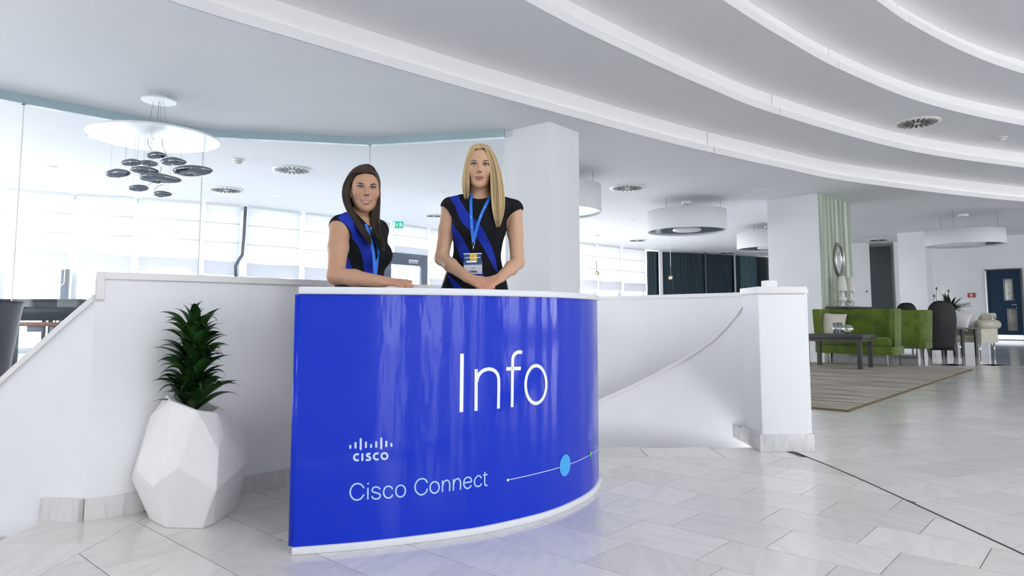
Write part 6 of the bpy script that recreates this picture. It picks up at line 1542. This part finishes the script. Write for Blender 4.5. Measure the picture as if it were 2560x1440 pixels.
# ---------------------------------------------------------------- dark-haired woman
def brunette():
    TX, TY, PHI = -.735, 3.30, R(65); W = lambda px, py, Y=TY: np.array(P(px, py, Y))
    per = thing('person', 'smiling dark-haired woman in black and blue dress leaning an arm on the counter', 'person', (TX, TY, 0))
    hd = Head(W(917, 469, 3.215), R(17), R(1), R(0), .925)
    fw = np.array((math.sin(PHI), -math.cos(PHI), 0)); rt = np.array((-math.cos(PHI), -math.sin(PHI), 0)); c0 = np.array((TX, TY, 0)); UP = np.array((0, 0, 1.0))
    T = lambda r, f_, z_: c0 + rt * r + fw * f_ + UP * z_
    secs = [(.50, TX, TY, .150, .110), (.74, TX, TY, .172, .122), (.87, TX, TY, .166, .116), (.99, TX, TY, .126, .092), (1.06, TX, TY, .124, .092), (1.14, TX, TY, .136, .104), (1.20, TX, TY, .140, .102), (1.26, TX, TY, .150, .090), (1.300, TX, TY, .138, .070), (1.330, TX, TY, .080, .054)]
    secs = [(a, b - .012 * max(0, (1.1 - a)), c, d, e) for a, b, c, d, e in secs]
    x0, x1 = W(795, 600, 3.1)[0], W(1045, 700, 2.85)[0]
    gx = axis(x0, x1, .0042, [(hd.o[0] - .08, hd.o[0] + .085, .0019), (W(955, 700, 2.9)[0], x1, .0026)]); gy = axis(2.76, 3.62, .0055, [(3.185, 3.255, .0019), (2.80, 2.95, .0030)])
    gz = axis(0, 1.62, .014, [(hd.o[2] - .12, hd.o[2] + .045, .0019), (hd.o[2] + .045, 1.62, .005), (.955, 1.02, .0026), (1.02, 1.37, .0050)])
    f = Field(gx, gy, gz); f.loft(secs, PHI, .02)
    for s_ in (-.065, .065):
        f.cone(T(s_, 0, .60), T(s_, 0, .06), .075, .038, .02); f.cone(T(s_, -.04, .04), T(s_, .13, .03), .035, .025, .02)
    f.cone(hd.w((0, .030, -.075)), T(0, -.012, 1.33), .047, .050, .02)
    RS, RE, RW, RK = W(850, 566, 3.165), W(840, 689, 3.00), W(962, 704.5, 2.885), W(990, 706, 2.865)
    LS, LE, LW_ = T(-.150, -.005, 1.285), T(-.155, -.06, 1.04), T(-.14, .06, .83)
    for q, S in ((1, RS), (-1, LS)): f.cone(T(q * .03, -.02, 1.318), S + np.array((0, 0, .002)), .032, .036, .03)
    for S, E, Wr in ((RS, RE, RW), (LS, LE, LW_)):
        f.chain([S, S * .55 + E * .45, E], [.0475, .0445, .0375], .02); f.chain([E, E * .62 + Wr * .38, Wr], [.0375, .0350, .0230], .018)
    hand(f, RW, RK, (0, -.25, .95), curl=.13, sc=.93, thumb_side=-1, flat_z=CH + .002)
    hand(f, LW_, LW_ + np.array((.01, -.02, -.07)), (-.6, .6, 0), curl=.25, sc=.93, thumb_side=1)
    f2 = Field(gx, gy, gz); f2.loft(secs, PHI, .02, grow=.006)
    for q, S in ((1, RS), (-1, LS)):
        f2.cone(T(q * .05, -.012, 1.318), S + UP * .003 - rt * q * .008, .040, .0555, .03); f2.ellipsoid(T(q * .105, 0, 1.250), (.058, .080, .060), None, .02)
    for q in (-1, 1): f2.ellipsoid(T(q * .06, .078, 1.150), (.056, .056, .058), None, .03)
    f2.ellipsoid(T(0, .065, 1.365), (.078, .080, .100), None, .006, 'd')
    for q, S, E in ((1, RS, RE), (-1, LS, LE)):
        a = Vector(S); d = (Vector(E) - a).normalized(); o_ = Vector(rt) * q
        p = a + d * .052; f2.cone(p + o_ * .055 + Vector((0, 0, -.030)), p + o_ * .085 + Vector((0, 0, -.32)), .082, .085, .008, 'd'); f2.cone(p + o_ * .020, p + d * .30 + o_ * .02, .050, .046, .006, 'd')
    f2.add(lambda X, Y, Z: (Z - .54) + 0 * X + 0 * Y, (gx[0], gy[0], 0), (gx[-1], gy[-1], .54), .004, 'd')
    hd.build(f, True, .98, 1.05)
    V, Q = f.mesh(); V = smooth_mesh(V, Q, 3, .5, np.where(V[:, 2] < hd.o[2] - .13, 1.0, .35))
    col = hd.paint(V, (.50, .285, .185), (.43, .14, .11), True, .30)
    red = np.clip((1.02 - V[:, 2]) / .05, 0, 1) * (V[:, 0] > -.56); col = col * (1 - red[:, None] * .14 * np.array((0, 1, 1)))
    np_mesh('body', V - np.array(per.location), Q, 'skin', per, col); bw = np_mesh('tmp_body', V, Q, 'skin', None); tmp = thing('tmp_parent', 'x', 'x'); bpy.context.view_layer.update()
    hd.extras(tmp, bw, mat('brown_brow', (.035, .019, .013), .7, var=.1), True, -.0015)
    V2, Q2 = f2.mesh(); V2 = smooth_mesh(V2, Q2, 4, .5); o4, s4 = (800, 500), 6.26
    polys = [catpoly([(288, 285), (340, 340), (420, 400), (475, 470), (495, 540), (505, 600), (560, 665), (620, 770), (660, 900), (690, 1080), (725, 1250)], [(340, 150), (430, 195), (560, 400), (640, 540), (720, 630), (790, 720), (835, 830), (845, 1000), (835, 1250)], o4, s4),
             catpoly([(330, 760), (340, 1000), (330, 1200)], [(395, 780), (430, 880), (480, 1010), (560, 1200)], o4, s4), catpoly([(895, 500), (915, 600), (935, 720)], [(930, 500), (960, 600), (975, 720)], o4, s4)]
    dr = np_mesh('dress', V2, Q2, 'dress', tmp, attrs={'stripe': stripes(V2, polys)})
    trL = (-1, [(434, 895, 873, 3.225, 3.32), (450, 879, 860, 3.24, 3.37), (468, 867, 853, 3.27, 3.40), (490, 867, 851, 3.26, 3.41), (515, 876, 856, 3.22, 3.40), (540, 889, 871, 3.17, 3.34), (564, 905, 889, 3.13, 3.26), (589, 919, 906, 3.115, 3.20), (613, 930, 923, 3.11, 3.16)])
    trR = (1, [(432, 928, 940, 3.235, 3.34), (448, 939.5, 948, 3.26, 3.40), (470, 943, 951, 3.27, 3.42), (500, 943, 953, 3.275, 3.42), (527, 920, 950, 3.29, 3.40), (550, 914, 946, 3.26, 3.36), (577, 926, 945, 3.205, 3.29), (604, 938, 950, 3.17, 3.24), (629, 955, 963, 3.15, 3.20)])
    hair(tmp, hd, 'hair_brown', [trL, trR, (-1, [(440, 872, 938, 3.355, 3.40), (480, 866, 944, 3.36, 3.41), (515, 866, 944, 3.365, 3.41), (545, 876, 938, 3.36, 3.40)])], (-.0915, .07), 8, lambda L: L[1] > -.005 - .86 * max(L[2], 0) and L[2] > -.06, 330, .0027, (.0800, .0980, .1110))
    dg = bpy.context.evaluated_depsgraph_get(); bvs = [BVHTree.FromObject(dr, dg), BVHTree.FromObject(bw, dg)]
    def cloth(px, py, o=.006):
        d = ray(px, py).normalized(); O = Vector((0, 0, CAMZ)); hs = [h[3] for h in (b.ray_cast(O, d) for b in bvs) if h[0]]; return O + d * (min(hs) - o) if hs else P(px, py, 3.22)
    ln = thing('lanyard', 'blue lanyard hanging in front of the dark-haired woman', 'lanyard', (TX, 3.2, 0)); mb = MB()
    ribbon(mb, catmull([cloth(914, 560), cloth(921, 580), cloth(928, 605, .008), cloth(933, 630, .010), P(936, 660, 3.16), P(937.5, 690, 3.15)], 4), .0135, (.2, -.95, .12))
    ribbon(mb, catmull([cloth(926, 568), cloth(936, 592), cloth(942, 612, .008), cloth(945, 630, .008), cloth(943, 650, .010), P(939, 690, 3.155)], 4), .0135, (.5, -.85, .12))
    mb.build('strap', 'lanyard', ln); MB().tube([P(933, 693, 3.148), P(935, 698, 3.146), P(938, 696, 3.146), P(942, 698, 3.146), P(942, 693, 3.148)], .0016, 6).build('clip', 'chrome', ln)
    relink(tmp, per); relink_loc(ln); bpy.data.objects.remove(bw)
blonde()
brunette()
